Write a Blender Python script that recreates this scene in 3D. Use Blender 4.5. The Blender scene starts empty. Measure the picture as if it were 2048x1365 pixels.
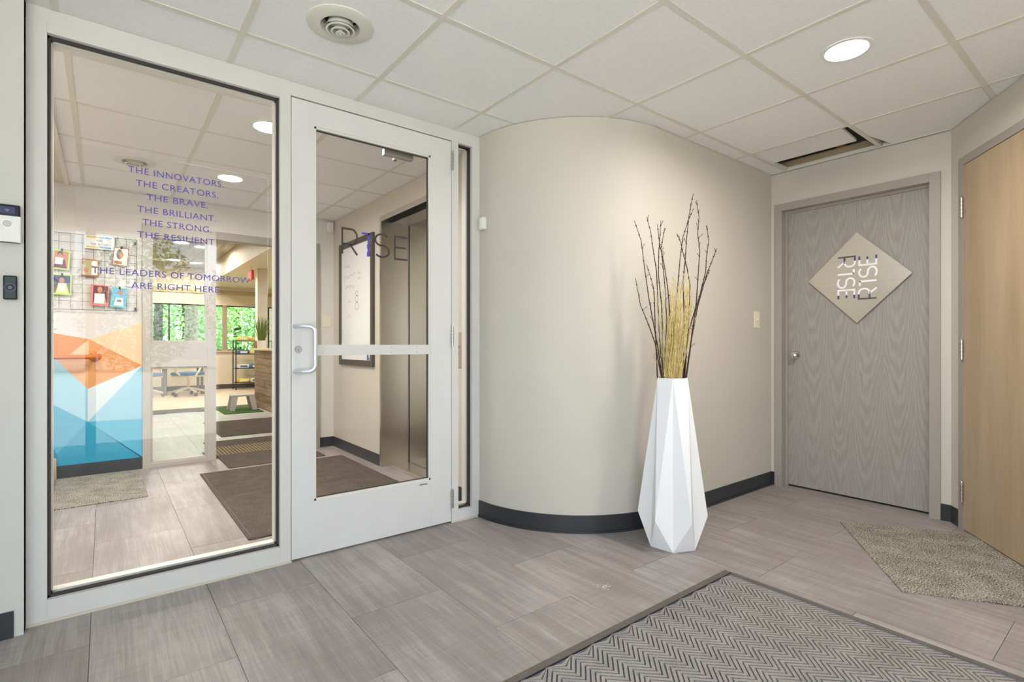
import bpy, bmesh, math, random
from mathutils import Vector, Matrix
R = math.radians
rnd = random.Random(7)
SC = bpy.context.scene
COL = SC.collection

# ------------------------------------------------------------------ camera
F, HY, YAW, CAMH, CEIL = 1039.36, 689.4, 0.666, 1.0865, 2.40
cam_d = bpy.data.cameras.new('camera'); cam = bpy.data.objects.new('camera', cam_d); COL.objects.link(cam)
cam.location = (0, 0, CAMH); cam.rotation_euler = (R(90), 0, -YAW)
cam_d.sensor_width = 36; cam_d.lens = F / 2048 * 36; cam_d.shift_y = (HY - 682.5) / 2048
cam_d.clip_start = 0.02; cam_d.clip_end = 300
SC.camera = cam
# ------------------------------------------------------------------ world, exposure
SKY = 3.0
LAMP = 250.0
LAMP_CORRIDOR = 205.0
LAMP_LOBBY = 175.0
w = bpy.data.worlds.new('sky'); SC.world = w; w.use_nodes = True
bg = w.node_tree.nodes['Background']; bg.inputs[0].default_value = (0.73, 0.86, 1.0, 1); bg.inputs[1].default_value = SKY
vs = SC.view_settings; vs.view_transform = 'Standard'; vs.look = 'None'; vs.exposure = 0.86; vs.gamma = 1.0
try: vs.use_curve_mapping = False
except Exception: pass

sd = bpy.data.lights.new('sun', 'SUN'); sd.energy = 14; sd.angle = R(.6); sd.color = (1, .97, .93)
sun = bpy.data.objects.new('sun', sd); COL.objects.link(sun); sun.rotation_euler = Vector((-.22, -.32, -1)).to_track_quat('-Z', 'Y').to_euler()   # high sun from behind the building
# ------------------------------------------------------------------ pixel helpers (2048 x 1365 frame)
cs, sn = math.cos(YAW), math.sin(YAW)
def ray(u, v):
    a = (u - 1024) / F
    return Vector((cs * a + sn, -sn * a + cs, -(v - HY) / F))
def on_z(u, v, z=0.0):
    d = ray(u, v); return Vector((0, 0, CAMH)) + d * ((z - CAMH) / d.z)
def on_y(u, v, y):
    d = ray(u, v); return Vector((0, 0, CAMH)) + d * (y / d.y)
def on_x(u, v, x):
    d = ray(u, v); return Vector((0, 0, CAMH)) + d * (x / d.x)

# ------------------------------------------------------------------ materials
def lin(c):
    return tuple((x / 255 / 12.92 if x / 255 <= .04045 else ((x / 255 + .055) / 1.055) ** 2.4) for x in c) + (1,)
MATS = {}
class NT:
    def __init__(s, name, rough=.5, metal=0, spec=.5):
        s.m = bpy.data.materials.new(name); s.m.use_nodes = True; s.t = s.m.node_tree; s.b = s.t.nodes['Principled BSDF']
        s.b.inputs['Roughness'].default_value = rough; s.b.inputs['Metallic'].default_value = metal
        s.b.inputs['Specular IOR Level'].default_value = spec; MATS[name] = s.m
    def n(s, typ, **kw):
        x = s.t.nodes.new(typ)
        for k, v in kw.items(): setattr(x, k, v)
        return x
    def l(s, a, b): s.t.links.new(a, b)
    def val(s, op, a, b=None, c=None):
        x = s.n('ShaderNodeMath', operation=op)
        for i, q in enumerate((a, b, c)):
            if q is None: continue
            if isinstance(q, (int, float)): x.inputs[i].default_value = q
            else: s.l(q, x.inputs[i])
        return x.outputs[0]
    def coord(s, kind='Object', scale=(1, 1, 1), loc=None):
        tc = s.n('ShaderNodeTexCoord'); mp = s.n('ShaderNodeMapping'); mp.inputs['Scale'].default_value = scale
        s.l(tc.outputs[kind], mp.inputs[0])
        if loc is not None: s.l(loc, mp.inputs[1])
        return mp.outputs[0]
    def noise(s, vec, scale, detail=3, rough=.55, dist=0):
        x = s.n('ShaderNodeTexNoise'); x.inputs['Scale'].default_value = scale; x.inputs['Detail'].default_value = detail
        x.inputs['Roughness'].default_value = rough; x.inputs['Distortion'].default_value = dist
        if vec is not None: s.l(vec, x.inputs['Vector'])
        return x.outputs['Fac']
    def ramp(s, fac, stops):
        x = s.n('ShaderNodeValToRGB'); e = x.color_ramp.elements
        e[0].position, e[0].color = stops[0][0], lin(stops[0][1]); e[1].position, e[1].color = stops[-1][0], lin(stops[-1][1])
        for p, c in stops[1:-1]:
            q = e.new(p); q.color = lin(c)
        s.l(fac, x.inputs[0]); return x.outputs[0]
    def col(s, c):
        if isinstance(c, tuple): s.b.inputs['Base Color'].default_value = lin(c)
        else: s.l(c, s.b.inputs['Base Color'])
        return s
    def bump(s, h, strength=.2, dist=.002):
        x = s.n('ShaderNodeBump'); x.inputs['Strength'].default_value = strength; x.inputs['Distance'].default_value = dist
        s.l(h, x.inputs['Height']); s.l(x.outputs[0], s.b.inputs['Normal']); return s
def plain(name, c, rough=.5, metal=0, spec=.5, var=.0, vscale=6):
    t = NT(name, rough, metal, spec)
    if var:
        f = t.noise(t.coord(), vscale, 3)
        t.col(t.ramp(f, [(.3, tuple(x * (1 - var) for x in c)), (.7, tuple(min(255, x * (1 + var)) for x in c))]))
    else: t.col(c)
    return t
# painted walls: fine orange-peel
def paint(name, c, rough=.55):
    t = NT(name, rough, 0, .3); v = t.coord()
    t.col(t.ramp(t.noise(v, 1.3, 2), [(.3, tuple(x * .985 for x in c)), (.7, c)])); t.bump(t.noise(v, 260, 2), .08, .0006)
paint('wall_paint', (206, 199, 186)); paint('wall_paint_pale', (210, 208, 202)); paint('lobby_paint', (236, 224, 200)); paint('gypsum', (214, 206, 188))
paint('column_paint', (238, 233, 214)); paint('grey_wall', (222, 218, 212))
t = NT('ceiling_tile', .85, 0, .2); v = t.coord(); t.col(t.ramp(t.noise(v, 55, 4), [(.35, (239, 238, 236)), (.6, (243, 242, 240))])); t.bump(t.noise(v, 300, 3), .12, .0006)
plain('tee', (222, 219, 206), .45); plain('dark_plenum', (40, 36, 32), .9); plain('drywall_edge', (190, 172, 138), .8); plain('stud', (170, 120, 70), .8)
plain('frame_paint', (216, 213, 208), .42, 0, .4, .01); plain('leaf_paint', (220, 218, 215), .4, 0, .4, .01)
plain('bead', (226, 223, 214), .4); plain('gasket', (58, 50, 48), .6); plain('rubber_base', (50, 51, 55), .38, 0, .5, .06, 9); plain('caulk', (208, 200, 182), .7)
plain('hollow_metal', (164, 156, 146), .38, 0, .5); plain('chrome', (205, 205, 205), .16, 1); plain('satin_metal', (196, 194, 190), .34, 1)
plain('handle_alu', (225, 228, 232), .32, .55); plain('stainless', (216, 209, 198), .30, 1); plain('stainless_dark', (176, 168, 156), .24, 1)
plain('white_plastic', (236, 235, 230), .35); plain('cream_plastic', (236, 228, 205), .4); plain('black_gloss', (18, 20, 26), .12); plain('black_matte', (22, 22, 24), .5)
plain('blue_ring', (70, 80, 140), .3); plain('lens_glass', (90, 96, 120), .1); plain('grey_plastic', (205, 200, 194), .5)
plain('purple_vinyl', (84, 68, 172), .5); plain('brown_vinyl', (58, 48, 42), .5); plain('dark_frame', (70, 64, 58), .45)
plain('whiteboard', (238, 238, 236), .18); plain('marker', (120, 122, 128), .6); plain('marker_dark', (50, 50, 56), .6); plain('marker_pink', (214, 160, 160), .6)
plain('orange_rail', (210, 112, 34), .3); plain('vase_white', (240, 239, 238), .5, 0, .4); plain('twig', (70, 54, 46), .8, 0, .2, .15, 40)
plain('straw', (230, 204, 138), .75, 0, .2, .14, 30); plain('straw_green', (206, 192, 136), .75, 0, .2, .12, 30)
plain('stair_tread', (98, 92, 88), .6, 0, .4, .05); plain('stair_wood', (214, 190, 158), .55)
plain('concrete', (190, 188, 182), .9, 0, .2, .05, 2); plain('lawn', (96, 140, 60), .95, 0, .1, .2, 3); plain('bark', (150, 138, 124), .95, 0, .1, .14, 14); plain('bark_dark', (92, 84, 74), .95, 0, .1, .14, 14)
plain('green_mat', (74, 104, 52), .95, 0, .1, .2, 60); plain('pot_white', (240, 238, 232), .4); plain('grass_blade', (122, 140, 52), .7)
plain('pack_yellow', (236, 214, 70), .4); plain('pack_blue', (74, 110, 160), .4); plain('pack_white', (236, 238, 236), .4); plain('wire_black', (34, 34, 36), .4)
plain('chair_frame', (222, 212, 186), .4); plain('chair_blue', (40, 104, 160), .8); plain('caster_dark', (74, 58, 54), .5); plain('table_leg', (120, 108, 92), .4, .3)
plain('exit_red', (214, 40, 40), .5); plain('sill_trim', (226, 206, 170), .5); plain('post_tan', (176, 156, 132), .6); plain('olive_trim', (190, 178, 128), .6)
plain('paper', (244, 243, 240), .7); plain('card_green', (196, 232, 110), .7); plain('card_pink', (226, 130, 130), .7); plain('card_brown', (172, 112, 86), .7); plain('card_teal', (110, 196, 200), .7)
plain('sign_yellow', (226, 206, 110), .6); plain('sign_blue', (116, 186, 222), .6); plain('ink', (80, 90, 110), .6); plain('navy', (70, 74, 116), .7); plain('skin_print', (196, 138, 108), .7); plain('hair_print', (70, 46, 40), .7)
plain('shirt_yellow', (226, 214, 120), .7); plain('shirt_plum', (110, 60, 70), .7); plain('shirt_orange', (206, 140, 110), .7); plain('shade_grey', (120, 116, 124), .7)
plain('floor_base', (96, 88, 84), .8); plain('grout', (70, 64, 62), .9)
MU = {'dorange': (222, 140, 62), 'dorange2': (214, 148, 82), 'peach': (246, 200, 158), 'orange': (226, 158, 98), 'orange2': (232, 172, 122), 'lpeach': (250, 208, 170), 'pblue': (160, 214, 234),
      'white': (222, 238, 244), 'lblue': (158, 214, 238), 'mblue': (82, 190, 226), 'teal': (30, 164, 206), 'mblue2': (70, 176, 214), 'dteal': (28, 136, 176)}
for k, c in MU.items(): plain('mural_' + k, c, .4)
# thin architectural glass
def glass(name, tint, refl=1.0, ior=1.30):
    m = bpy.data.materials.new(name); m.use_nodes = True; nt = m.node_tree; nt.nodes.clear(); MATS[name] = m
    o = nt.nodes.new('ShaderNodeOutputMaterial'); tr = nt.nodes.new('ShaderNodeBsdfTransparent'); gl = nt.nodes.new('ShaderNodeBsdfGlossy'); mx = nt.nodes.new('ShaderNodeMixShader'); fr = nt.nodes.new('ShaderNodeFresnel')
    tr.inputs[0].default_value = tint + (1,); gl.inputs['Roughness'].default_value = 0.0; gl.inputs[0].default_value = (refl, refl, refl, 1); fr.inputs[0].default_value = ior
    nt.links.new(fr.outputs[0], mx.inputs[0]); nt.links.new(tr.outputs[0], mx.inputs[1]); nt.links.new(gl.outputs[0], mx.inputs[2]); nt.links.new(mx.outputs[0], o.inputs[0])
glass('glass', (.955, .955, .95)); glass('glass_clear', (.97, .985, .98)); glass('film', (.985, .985, .985))
def emit(name, c, s):
    t = NT(name, .5); t.col(c); t.b.inputs['Emission Color'].default_value = lin(c); t.b.inputs['Emission Strength'].default_value = s
emit('lamp_lens', (255, 250, 245), LAMP); emit('lamp_lens_corridor', (255, 250, 245), LAMP_CORRIDOR); emit('lamp_lens_lobby', (255, 249, 240), LAMP_LOBBY); emit('exit_glow', (255, 60, 60), 1.0)
# floor tile: brushed grey-brown vinyl, streaks along the tile
def floor_mat(name, lo, mid, hi, rough=.42):
    t = NT(name, rough, 0, .4)
    oi = t.n('ShaderNodeObjectInfo'); rv = t.n('ShaderNodeVectorMath', operation='SCALE'); cb = t.n('ShaderNodeCombineXYZ')
    for i in range(3): t.l(oi.outputs['Random'], cb.inputs[i])
    t.l(cb.outputs[0], rv.inputs[0]); rv.inputs['Scale'].default_value = 37
    v1 = t.coord('Object', (26, 1.6, 1), rv.outputs[0]); v2 = t.coord('Object', (190, 5, 1), rv.outputs[0]); v3 = t.coord('Object', (2.6, 1.5, 1), rv.outputs[0])
    v4 = t.coord('Object', (6, 60, 1), rv.outputs[0])
    a = t.noise(v1, 1, 4, .6); b = t.noise(v2, 1, 2, .6); c = t.noise(v3, 1, 3, .6); e = t.noise(v4, 1, 2, .5)
    f = t.val('ADD', t.val('MULTIPLY', a, .34), t.val('MULTIPLY', b, .26)); f = t.val('ADD', f, t.val('MULTIPLY', c, .36)); f = t.val('ADD', f, t.val('MULTIPLY', e, .10))
    f = t.val('ADD', f, t.val('MULTIPLY', t.val('SUBTRACT', oi.outputs['Random'], .5), .03))
    t.col(t.ramp(f, [(.38, lo), (.53, mid), (.68, hi)])); t.bump(b, .12, .0006)
floor_mat('floor_tile', (130, 121, 117), (151, 142, 138), (178, 170, 166))
floor_mat('lobby_tile_daylit', (176, 174, 172), (200, 198, 196), (220, 219, 217), .3)  # lighter copy of the vinyl tile; daylight gloss put into its colour
plain('cream_floor', (228, 208, 180), .35, 0, .5, .03, 2)
# speckled entrance matting
def mat_mat(name, lo, mid, hi, sc=420):
    t = NT(name, .95, 0, .1); v = t.coord(); f = t.noise(v, sc, 2, .7); g = t.noise(v, 9, 2)
    f = t.val('ADD', t.val('MULTIPLY', f, .85), t.val('MULTIPLY', g, .15)); t.col(t.ramp(f, [(.40, lo), (.5, mid), (.62, hi)])); t.bump(f, .8, .004)
mat_mat('mat_speckle', (84, 79, 70), (140, 134, 122), (204, 198, 184), 150); mat_mat('mat_brown', (64, 56, 50), (94, 84, 76), (126, 115, 105), 260); mat_mat('mat_rib', (128, 122, 116), (160, 153, 147), (184, 177, 171))
mat_mat('mat_valley', (84, 84, 96), (108, 108, 120), (126, 126, 136)); mat_mat('mat_tan', (132, 114, 84), (160, 142, 108), (182, 164, 128)); mat_mat('mat_edge', (96, 90, 84), (112, 106, 98), (126, 120, 112))
# grey stained oak with cathedral figure (local y across the leaf, z up)
def cathedral(name, lo, mid, hi, flitch, rough=.45):
    t = NT(name, rough, 0, .4); sp = t.n('ShaderNodeSeparateXYZ'); v = t.coord(); t.l(v, sp.inputs[0])
    yy = t.val('PINGPONG', t.val('ADD', sp.outputs[0], 10.02), flitch); y2 = t.val('MULTIPLY', yy, yy)
    nz = t.noise(t.coord('Object', (7, 7, 1.2)), 1, 4, .6); n2 = t.noise(t.coord('Object', (60, 60, 3)), 1, 3, .6); n3 = t.noise(t.coord('Object', (420, 420, 9)), 1, 2)
    nw = t.noise(t.coord('Object', (1.5, 1.5, 1.6)), 1, 2); arg = t.val('ADD', t.val('MULTIPLY', sp.outputs[2], 42), t.val('MULTIPLY', y2, t.val('SUBTRACT', -400.0, t.val('MULTIPLY', nw, 5200)))); arg = t.val('ADD', arg, t.val('MULTIPLY', nz, 24)); arg = t.val('ADD', arg, t.val('MULTIPLY', n2, 5))
    s_ = t.val('SINE', arg); f = t.val('ADD', t.val('MULTIPLY', s_, .10), .5); f = t.val('ADD', f, t.val('MULTIPLY', t.val('SUBTRACT', n3, .5), .5)); f = t.val('ADD', f, t.val('MULTIPLY', t.val('SUBTRACT', n2, .5), .3))
    t.col(t.ramp(f, [(.25, lo), (.5, mid), (.75, hi)])); t.bump(f, .12, .0008)
cathedral('oak_grey', (146, 140, 133), (158, 152, 145), (171, 166, 159), .088)
t = NT('maple', .36, 0, .5); v = t.coord('Object', (9, 9, .9)); f = t.noise(v, 1, 4, .6, .6); g = t.noise(t.coord('Object', (220, 220, 4)), 1, 2)
f = t.val('ADD', t.val('MULTIPLY', f, .7), t.val('MULTIPLY', g, .3)); t.col(t.ramp(f, [(.3, (166, 142, 112)), (.5, (180, 157, 128)), (.7, (192, 170, 142))]))
t = NT('plank_wood', .7, 0, .3); oi = t.n('ShaderNodeObjectInfo'); v = t.coord('Object', (14, 1.3, 14)); f = t.noise(v, 1, 4, .65, .5)
f = t.val('ADD', f, t.val('MULTIPLY', t.val('SUBTRACT', oi.outputs['Random'], .5), .22)); t.col(t.ramp(f, [(.25, (116, 92, 68)), (.5, (158, 132, 102)), (.75, (186, 164, 136))]))
t = NT('ceiling_plank', .6, 0, .3); oi = t.n('ShaderNodeObjectInfo'); v = t.coord('Object', (12, 1.0, 12)); f = t.noise(v, 1, 4, .6, .4)
f = t.val('ADD', f, t.val('MULTIPLY', t.val('SUBTRACT', oi.outputs['Random'], .5), .22)); t.col(t.ramp(f, [(.25, (120, 104, 88)), (.5, (152, 136, 116)), (.75, (180, 164, 142))]))
t = NT('brushed_plate', .3, 1); v = t.coord('Object', (3, 3, 260)); t.col(t.ramp(t.noise(v, 1, 2), [(.3, (212, 205, 192)), (.7, (220, 214, 202))])); t.b.inputs['Roughness'].default_value = .36
def leaf_mat(name, c1, c2, c3):
    t = NT(name, .6, 0, .2); g = t.n('ShaderNodeNewGeometry'); t.col(t.ramp(g.outputs['Random Per Island'], [(.0, c1), (.5, c2), (1, c3)]))
leaf_mat('leaf_a', (140, 184, 118), (184, 216, 150), (220, 236, 180)); leaf_mat('leaf_b', (120, 176, 140), (164, 206, 168), (206, 228, 190)); leaf_mat('leaf_c', (40, 90, 40), (74, 120, 56), (110, 150, 80))
# cut-out letters over a white insert with a blue border, bare door beyond its ends
t = NT('cutout', .5); sp = t.n('ShaderNodeSeparateXYZ'); t.l(t.coord(), sp.inputs[0]); az = t.val('ABSOLUTE', sp.outputs[2])
t.col(t.ramp(t.val('MULTIPLY', az, 5), [(0, (250, 250, 250)), (.585, (250, 250, 250)), (.59, (52, 74, 150)), (.645, (52, 74, 150)), (.65, (92, 86, 80)), (1, (92, 86, 80))]))
for n_ in t.t.nodes:
    if n_.type == 'VALTORGB': n_.color_ramp.interpolation = 'CONSTANT'

# ------------------------------------------------------------------ mesh builder
def wloc(o):
    v = Vector((0, 0, 0))
    while o is not None: v += o.location; o = o.parent
    return v
class MB:
    def __init__(s): s.v, s.f = [], []
    def box(s, x0, x1, y0, y1, z0, z1):
        b = len(s.v); s.v += [(x, y, z) for z in (z0, z1) for y in (y0, y1) for x in (x0, x1)]
        s.f += [tuple(b + i for i in q) for q in ((0, 2, 3, 1), (4, 5, 7, 6), (0, 1, 5, 4), (2, 6, 7, 3), (0, 4, 6, 2), (1, 3, 7, 5))]; return s
    def poly(s, pts, off):
        n = len(pts); b = len(s.v); o = Vector(off); s.v += [tuple(p) for p in pts] + [tuple(Vector(p) + o) for p in pts]
        s.f += [tuple(range(b, b + n))[::-1], tuple(range(b + n, b + 2 * n))] + [(b + i, b + (i + 1) % n, b + n + (i + 1) % n, b + n + i) for i in range(n)]; return s
    def tube(s, pts, r, n=8, cap=True):
        pts = [Vector(p) for p in pts]; rs = r if isinstance(r, (list, tuple)) else [r] * len(pts); b = len(s.v); up = None
        for i, p in enumerate(pts):
            t_ = (pts[min(i + 1, len(pts) - 1)] - pts[max(i - 1, 0)]).normalized()
            if up is None: up = Vector((0, 0, 1)) if abs(t_.z) < .9 else Vector((1, 0, 0))
            a = t_.cross(up).normalized(); c = a.cross(t_).normalized(); up = c
            for k in range(n):
                th = 2 * math.pi * k / n; q = p + (a * math.cos(th) + c * math.sin(th)) * rs[i]; s.v.append(tuple(q))
        for i in range(len(pts) - 1):
            for k in range(n): s.f.append((b + i * n + k, b + i * n + (k + 1) % n, b + (i + 1) * n + (k + 1) % n, b + (i + 1) * n + k))
        if cap: s.f += [tuple(range(b, b + n))[::-1], tuple(range(b + (len(pts) - 1) * n, b + len(pts) * n))]
        return s
    def lathe(s, prof, o=(0, 0, 0), axis='z', n=32):
        b = len(s.v); m = len(prof)
        for k in range(n):
            th = 2 * math.pi * k / n
            for r_, h in prof:
                p = (r_ * math.cos(th), r_ * math.sin(th), h)
                if axis == 'y': p = (p[0], p[2], p[1])
                elif axis == 'x': p = (p[2], p[0], p[1])
                s.v.append((p[0] + o[0], p[1] + o[1], p[2] + o[2]))
        for k in range(n):
            for i in range(m - 1): s.f.append((b + k * m + i, b + ((k + 1) % n) * m + i, b + ((k + 1) % n) * m + i + 1, b + k * m + i + 1))
        return s
    def mesh(s, name, mat, off=(0, 0, 0), smooth=False, bevel=0):
        me = bpy.data.meshes.new(name); o = Vector(off)
        me.from_pydata([tuple(Vector(p) - o) for p in s.v], [], s.f)
        bm = bmesh.new(); bm.from_mesh(me); bmesh.ops.remove_doubles(bm, verts=bm.verts, dist=1e-6); bmesh.ops.recalc_face_normals(bm, faces=bm.faces)
        if bevel: bmesh.ops.bevel(bm, geom=[e for e in bm.edges if len(e.link_faces) == 2 and e.calc_face_angle(0) > .5], offset=bevel, segments=2, affect='EDGES', profile=.6)
        bm.to_mesh(me); bm.free()
        if smooth: me.shade_smooth(); me.set_sharp_from_angle(angle=R(40))
        me.materials.append(MATS[mat]); return me
    def build(s, name, mat, parent=None, smooth=False, bevel=0, loc=None, local=False):
        # coordinates are world coordinates unless local; the object origin sits at its parent, or at loc
        off = (Vector((0, 0, 0)) if local else (wloc(parent) if parent is not None else Vector(loc or (0, 0, 0))))
        o = bpy.data.objects.new(name, s.mesh(name, mat, off, smooth, bevel)); COL.objects.link(o)
        if parent is not None: o.parent = parent
        elif loc is not None: o.location = loc
        return o
def B(*a): return MB().box(*a)
def tag(o, label, cat, group=None):
    o['label'] = label; o['category'] = cat
    if group: o['group'] = group
    return o
def thing(name, label, cat, loc=(0, 0, 0), rz=0, group=None):
    o = bpy.data.objects.new(name, None); COL.objects.link(o); o.location = loc; o.rotation_euler = (0, 0, rz); o.empty_display_size = .1
    return tag(o, label, cat, group)
def struct(o, label, cat=None):
    o['kind'] = 'structure'; o['label'] = label
    if cat: o['category'] = cat
    return o
def copy_of(o, parent=None, loc=None):
    c = o.copy(); COL.objects.link(c); c.parent = parent
    if loc is not None: c.location = loc
    for ch in o.children: copy_of(ch, c)
    return c
def text_mesh(s_):
    cu = bpy.data.curves.new('t', 'FONT'); cu.body = s_; cu.size = 1; cu.space_character = 1.06; cu.resolution_u = 4
    ob = bpy.data.objects.new('t', cu); COL.objects.link(ob); dg = bpy.context.evaluated_depsgraph_get(); me = bpy.data.meshes.new_from_object(ob.evaluated_get(dg))
    vs_ = [v.co.copy() for v in me.vertices]; fs = [tuple(p.vertices) for p in me.polygons]
    bpy.data.objects.remove(ob); bpy.data.curves.remove(cu); bpy.data.meshes.remove(me); return vs_, fs
def text(s_, name, mat, parent, to3, width, cap):
    """letters fitted to width x cap height; to3 maps flat (x, y) to world"""
    vs_, fs = text_mesh(s_); x0 = min(v.x for v in vs_); x1 = max(v.x for v in vs_); ch = .729
    mb = MB(); mb.v = [tuple(to3((v.x - x0) / (x1 - x0) * width, v.y / ch * cap)) for v in vs_]; mb.f = fs
    return mb.build(name, mat, parent)
def stroke(pts, wd, close=False):
    """flat ribbon along a 2-D polyline -> verts, quads with mitred corners"""
    P = [Vector(p) for p in pts]; n = len(P); L, Rr = [], []
    for i in range(n):
        a = P[i] - P[i - 1] if (i or close) else P[1] - P[0]; b = P[(i + 1) % n] - P[i] if (i < n - 1 or close) else a
        a, b = a.normalized(), b.normalized(); na, nb = Vector((-a.y, a.x)), Vector((-b.y, b.x)); m = (na + nb).normalized(); k = 1 / max(.5, m.dot(na))
        L.append(P[i] + m * wd / 2 * k); Rr.append(P[i] - m * wd / 2 * k)
    v = L + Rr; q = [(i, i + 1, n + i + 1, n + i) for i in range(n - 1)]
    return v, q
def arc(cx, cy, rx, ry, a0, a1, n=12): return [(cx + rx * math.cos(R(a0 + (a1 - a0) * i / n)), cy + ry * math.sin(R(a0 + (a1 - a0) * i / n))) for i in range(n + 1)]
LET = {'R': [[(0, 0), (0, 1), (.42, 1)] + arc(.42, .70, .27, .30, 90, -90)[1:] + [(0.02, .40)], [(.36, .40), (.70, 0)]],
       '1': [[(0, .94), (.30, .94)], [(.27, .97), (.27, 0)]],
       'S': [arc(.36, .73, .31, .25, 35, 250, 14) + arc(.36, .25, .33, .25, 75, -145, 16)[0:]],
       'E': [[(.62, .97), (.03, .97), (.03, .03), (.62, .03)], [(.05, .52), (.56, .52)]]}
def letter(ch, name, mat, parent, to3, h, wd, local=False):
    mb = MB()
    for st in LET[ch]:
        v, q = stroke(st, wd / h); b = len(mb.v); mb.v += [tuple(to3(p.x * h, p.y * h)) for p in v]; mb.f += [tuple(b + i for i in k) for k in q]
    return mb.build(name, mat, parent, local=local)

# =================================================================== SHELL
YS = 2.714           # face of the storefront
Y2 = 5.57            # face of the mural wall / second storefront
XE = 1.94            # elevator wall face
XB = 4.077           # wall with the grey oak door
YW = 1.929           # flat wall behind the vase
ZT = 2.398
# floor with single vinyl tiles, 0.406 x 0.812, half-lap courses
fl = struct(B(-1.35, 4.4, -1.1, 5.62, -.12, -.004).build('floor', 'floor_base'), 'floor of grey brown brushed vinyl tiles in the entrance', 'floor')
tw, tl, gap = .4065, .813, .0009
full = B(gap, tw - gap, gap, tl - gap, -.004, 0).mesh('floor_tile', 'floor_tile')
def in_room(x, y): return (y < YS and -1.35 < x < 4.2 and y > -.95) or (y >= YS - .5 and x < 2.1)
for k in range(-4, 11):
    x0 = -.04 + k * tw; ybase = 2.42 - 8 * tl if k % 2 else 2.01 - 8 * tl
    for j in range(16):
        y0 = ybase + j * tl; y1 = y0 + tl
        if y1 < -.9 or y0 > 5.6 or x0 > 4.2 or x0 + tw < -1.3: continue
        if y0 > 2.2 and x0 > 2.2: continue
        ya, yb, xa, xb = max(y0, -1.05), min(y1, 5.6), max(x0, -1.3), min(x0 + tw, 4.3)
        if yb - ya > tl - .01 and xb - xa > tw - .01:
            o = bpy.data.objects.new('floor_tile', full); COL.objects.link(o); o.parent = fl; o.location = (x0, y0, 0)
        else:
            o = bpy.data.objects.new('floor_tile', B(xa + gap, xb - gap, ya + gap, yb - gap, -.004, 0).mesh('floor_tile', 'floor_tile', (x0, y0, 0))); COL.objects.link(o); o.parent = fl; o.location = (x0, y0, 0)
# worn white paint scuff on one tile
q = on_z(1210, 1174); mb = MB(); r_ = random.Random(4)
for i in range(46):
    x, y, e = q.x + r_.gauss(0, .014), q.y + r_.gauss(0, .013), r_.uniform(.0006, .0026); mb.poly([(x - e, y - e, .0002), (x + e * 1.4, y - e * .6, .0002), (x + e, y + e, .0002), (x - e * .7, y + e * .8, .0002)], (0, 0, .0003))
o = mb.build('paint_scuff', 'paper', fl); o['kind'] = 'stuff'
# walls
struct(B(-1.35, -.235, 2.66, 2.84, 0, ZT).build('wall_left', 'wall_paint_pale'), 'pale beige wall stub carrying the doorbells beside the storefront', 'wall')
# curved wall: quarter circle into the flat wall
cx, cy, cr = 2.655, YS, .785
def curve_pts(r_, n=28): return [(cx - r_ * math.cos(R(90 * i / n)), cy - r_ * math.sin(R(90 * i / n))) for i in range(n + 1)]
def curved(name, mat, r_out, r_in, xend, z0, z1):
    o_, i_ = curve_pts(r_out), curve_pts(r_in)
    outer = [(o_[0][0], YS + .05)] + o_ + [(xend, o_[-1][1])]; inner = [(i_[0][0], YS + .05)] + i_ + [(xend, i_[-1][1])]
    mb = MB(); n = len(outer)
    for z in (z0, z1): mb.v += [(x, y, z) for x, y in outer] + [(x, y, z) for x, y in inner]
    for i in range(n - 1):
        a = i; mb.f += [(a, a + 1, a + 1 + 2 * n, a + 2 * n), (n + a, n + a + 1, 3 * n + a + 1, 3 * n + a), (a, a + 1, n + a + 1, n + a), (2 * n + a, 2 * n + a + 1, 3 * n + a + 1, 3 * n + a)]
    mb.f += [(0, n, 3 * n, 2 * n), (n - 1, 2 * n - 1, 4 * n - 1, 3 * n - 1)]
    return mb.build(name, mat, None, True)
struct(curved('wall_curved', 'wall_paint', cr, cr - .10, XB + .02, 0, ZT), 'beige wall bulging out in a quarter round beside the storefront door', 'wall')
struct(curved('baseboard_curved', 'rubber_base', cr + .006, cr - .002, XB, 0.0, .102), 'black rubber base following the curved wall', 'baseboard')
struct(curved('trim_1', 'rubber_base', cr + .014, cr + .004, XB, 0.0, .012), 'toe of the black rubber base along the curved wall', 'trim')
# wall with grey oak door (faces -x)
oy0, oy1, oz = .945, 1.845, 2.105
wb = MB(); wb.box(XB, XB + .14, oy1 + .02, YW + .1, 0, ZT); wb.box(XB, XB + .14, .80, oy0 - .02, 0, ZT); wb.box(XB, XB + .14, oy0 - .02, oy1 + .02, oz + .02, ZT)
struct(wb.build('wall_back', 'wall_paint'), 'beige wall holding the grey oak door', 'wall')
struct(B(XB - .006, XB, 1.901, YW, 0, .102).build('baseboard_back', 'rubber_base'), 'short black base left of the grey door frame', 'baseboard')
struct(B(XB - .006, XB, .834, .888, 0, .102).build('baseboard_corner', 'rubber_base'), 'short black base between the two wooden doors', 'baseboard')
# angled wall with the maple door: local x along the wall, room on local -y
wr = thing('wall_right', 'angled beige wall holding the maple door', 'wall', (XB, .84, 0), math.atan2(-.58, -.815)); wr['kind'] = 'structure'
dL, dR, dZ = .160, 1.085, 2.135
m_ = MB(); m_.box(-.05, dL - .02, 0, .14, 0, ZT); m_.box(dR + .02, 3.2, 0, .14, 0, ZT); m_.box(dL - .02, dR + .02, 0, .14, dZ + .02, ZT); m_.build('wall_surface', 'wall_paint', wr, local=True)
B(.012, .104, -.006, 0, 0, .102).build('rubber_base', 'rubber_base', wr, local=True)
B(dR + .07, 3.1, -.006, 0, 0, .102).build('rubber_base', 'rubber_base', wr, local=True)
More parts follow.
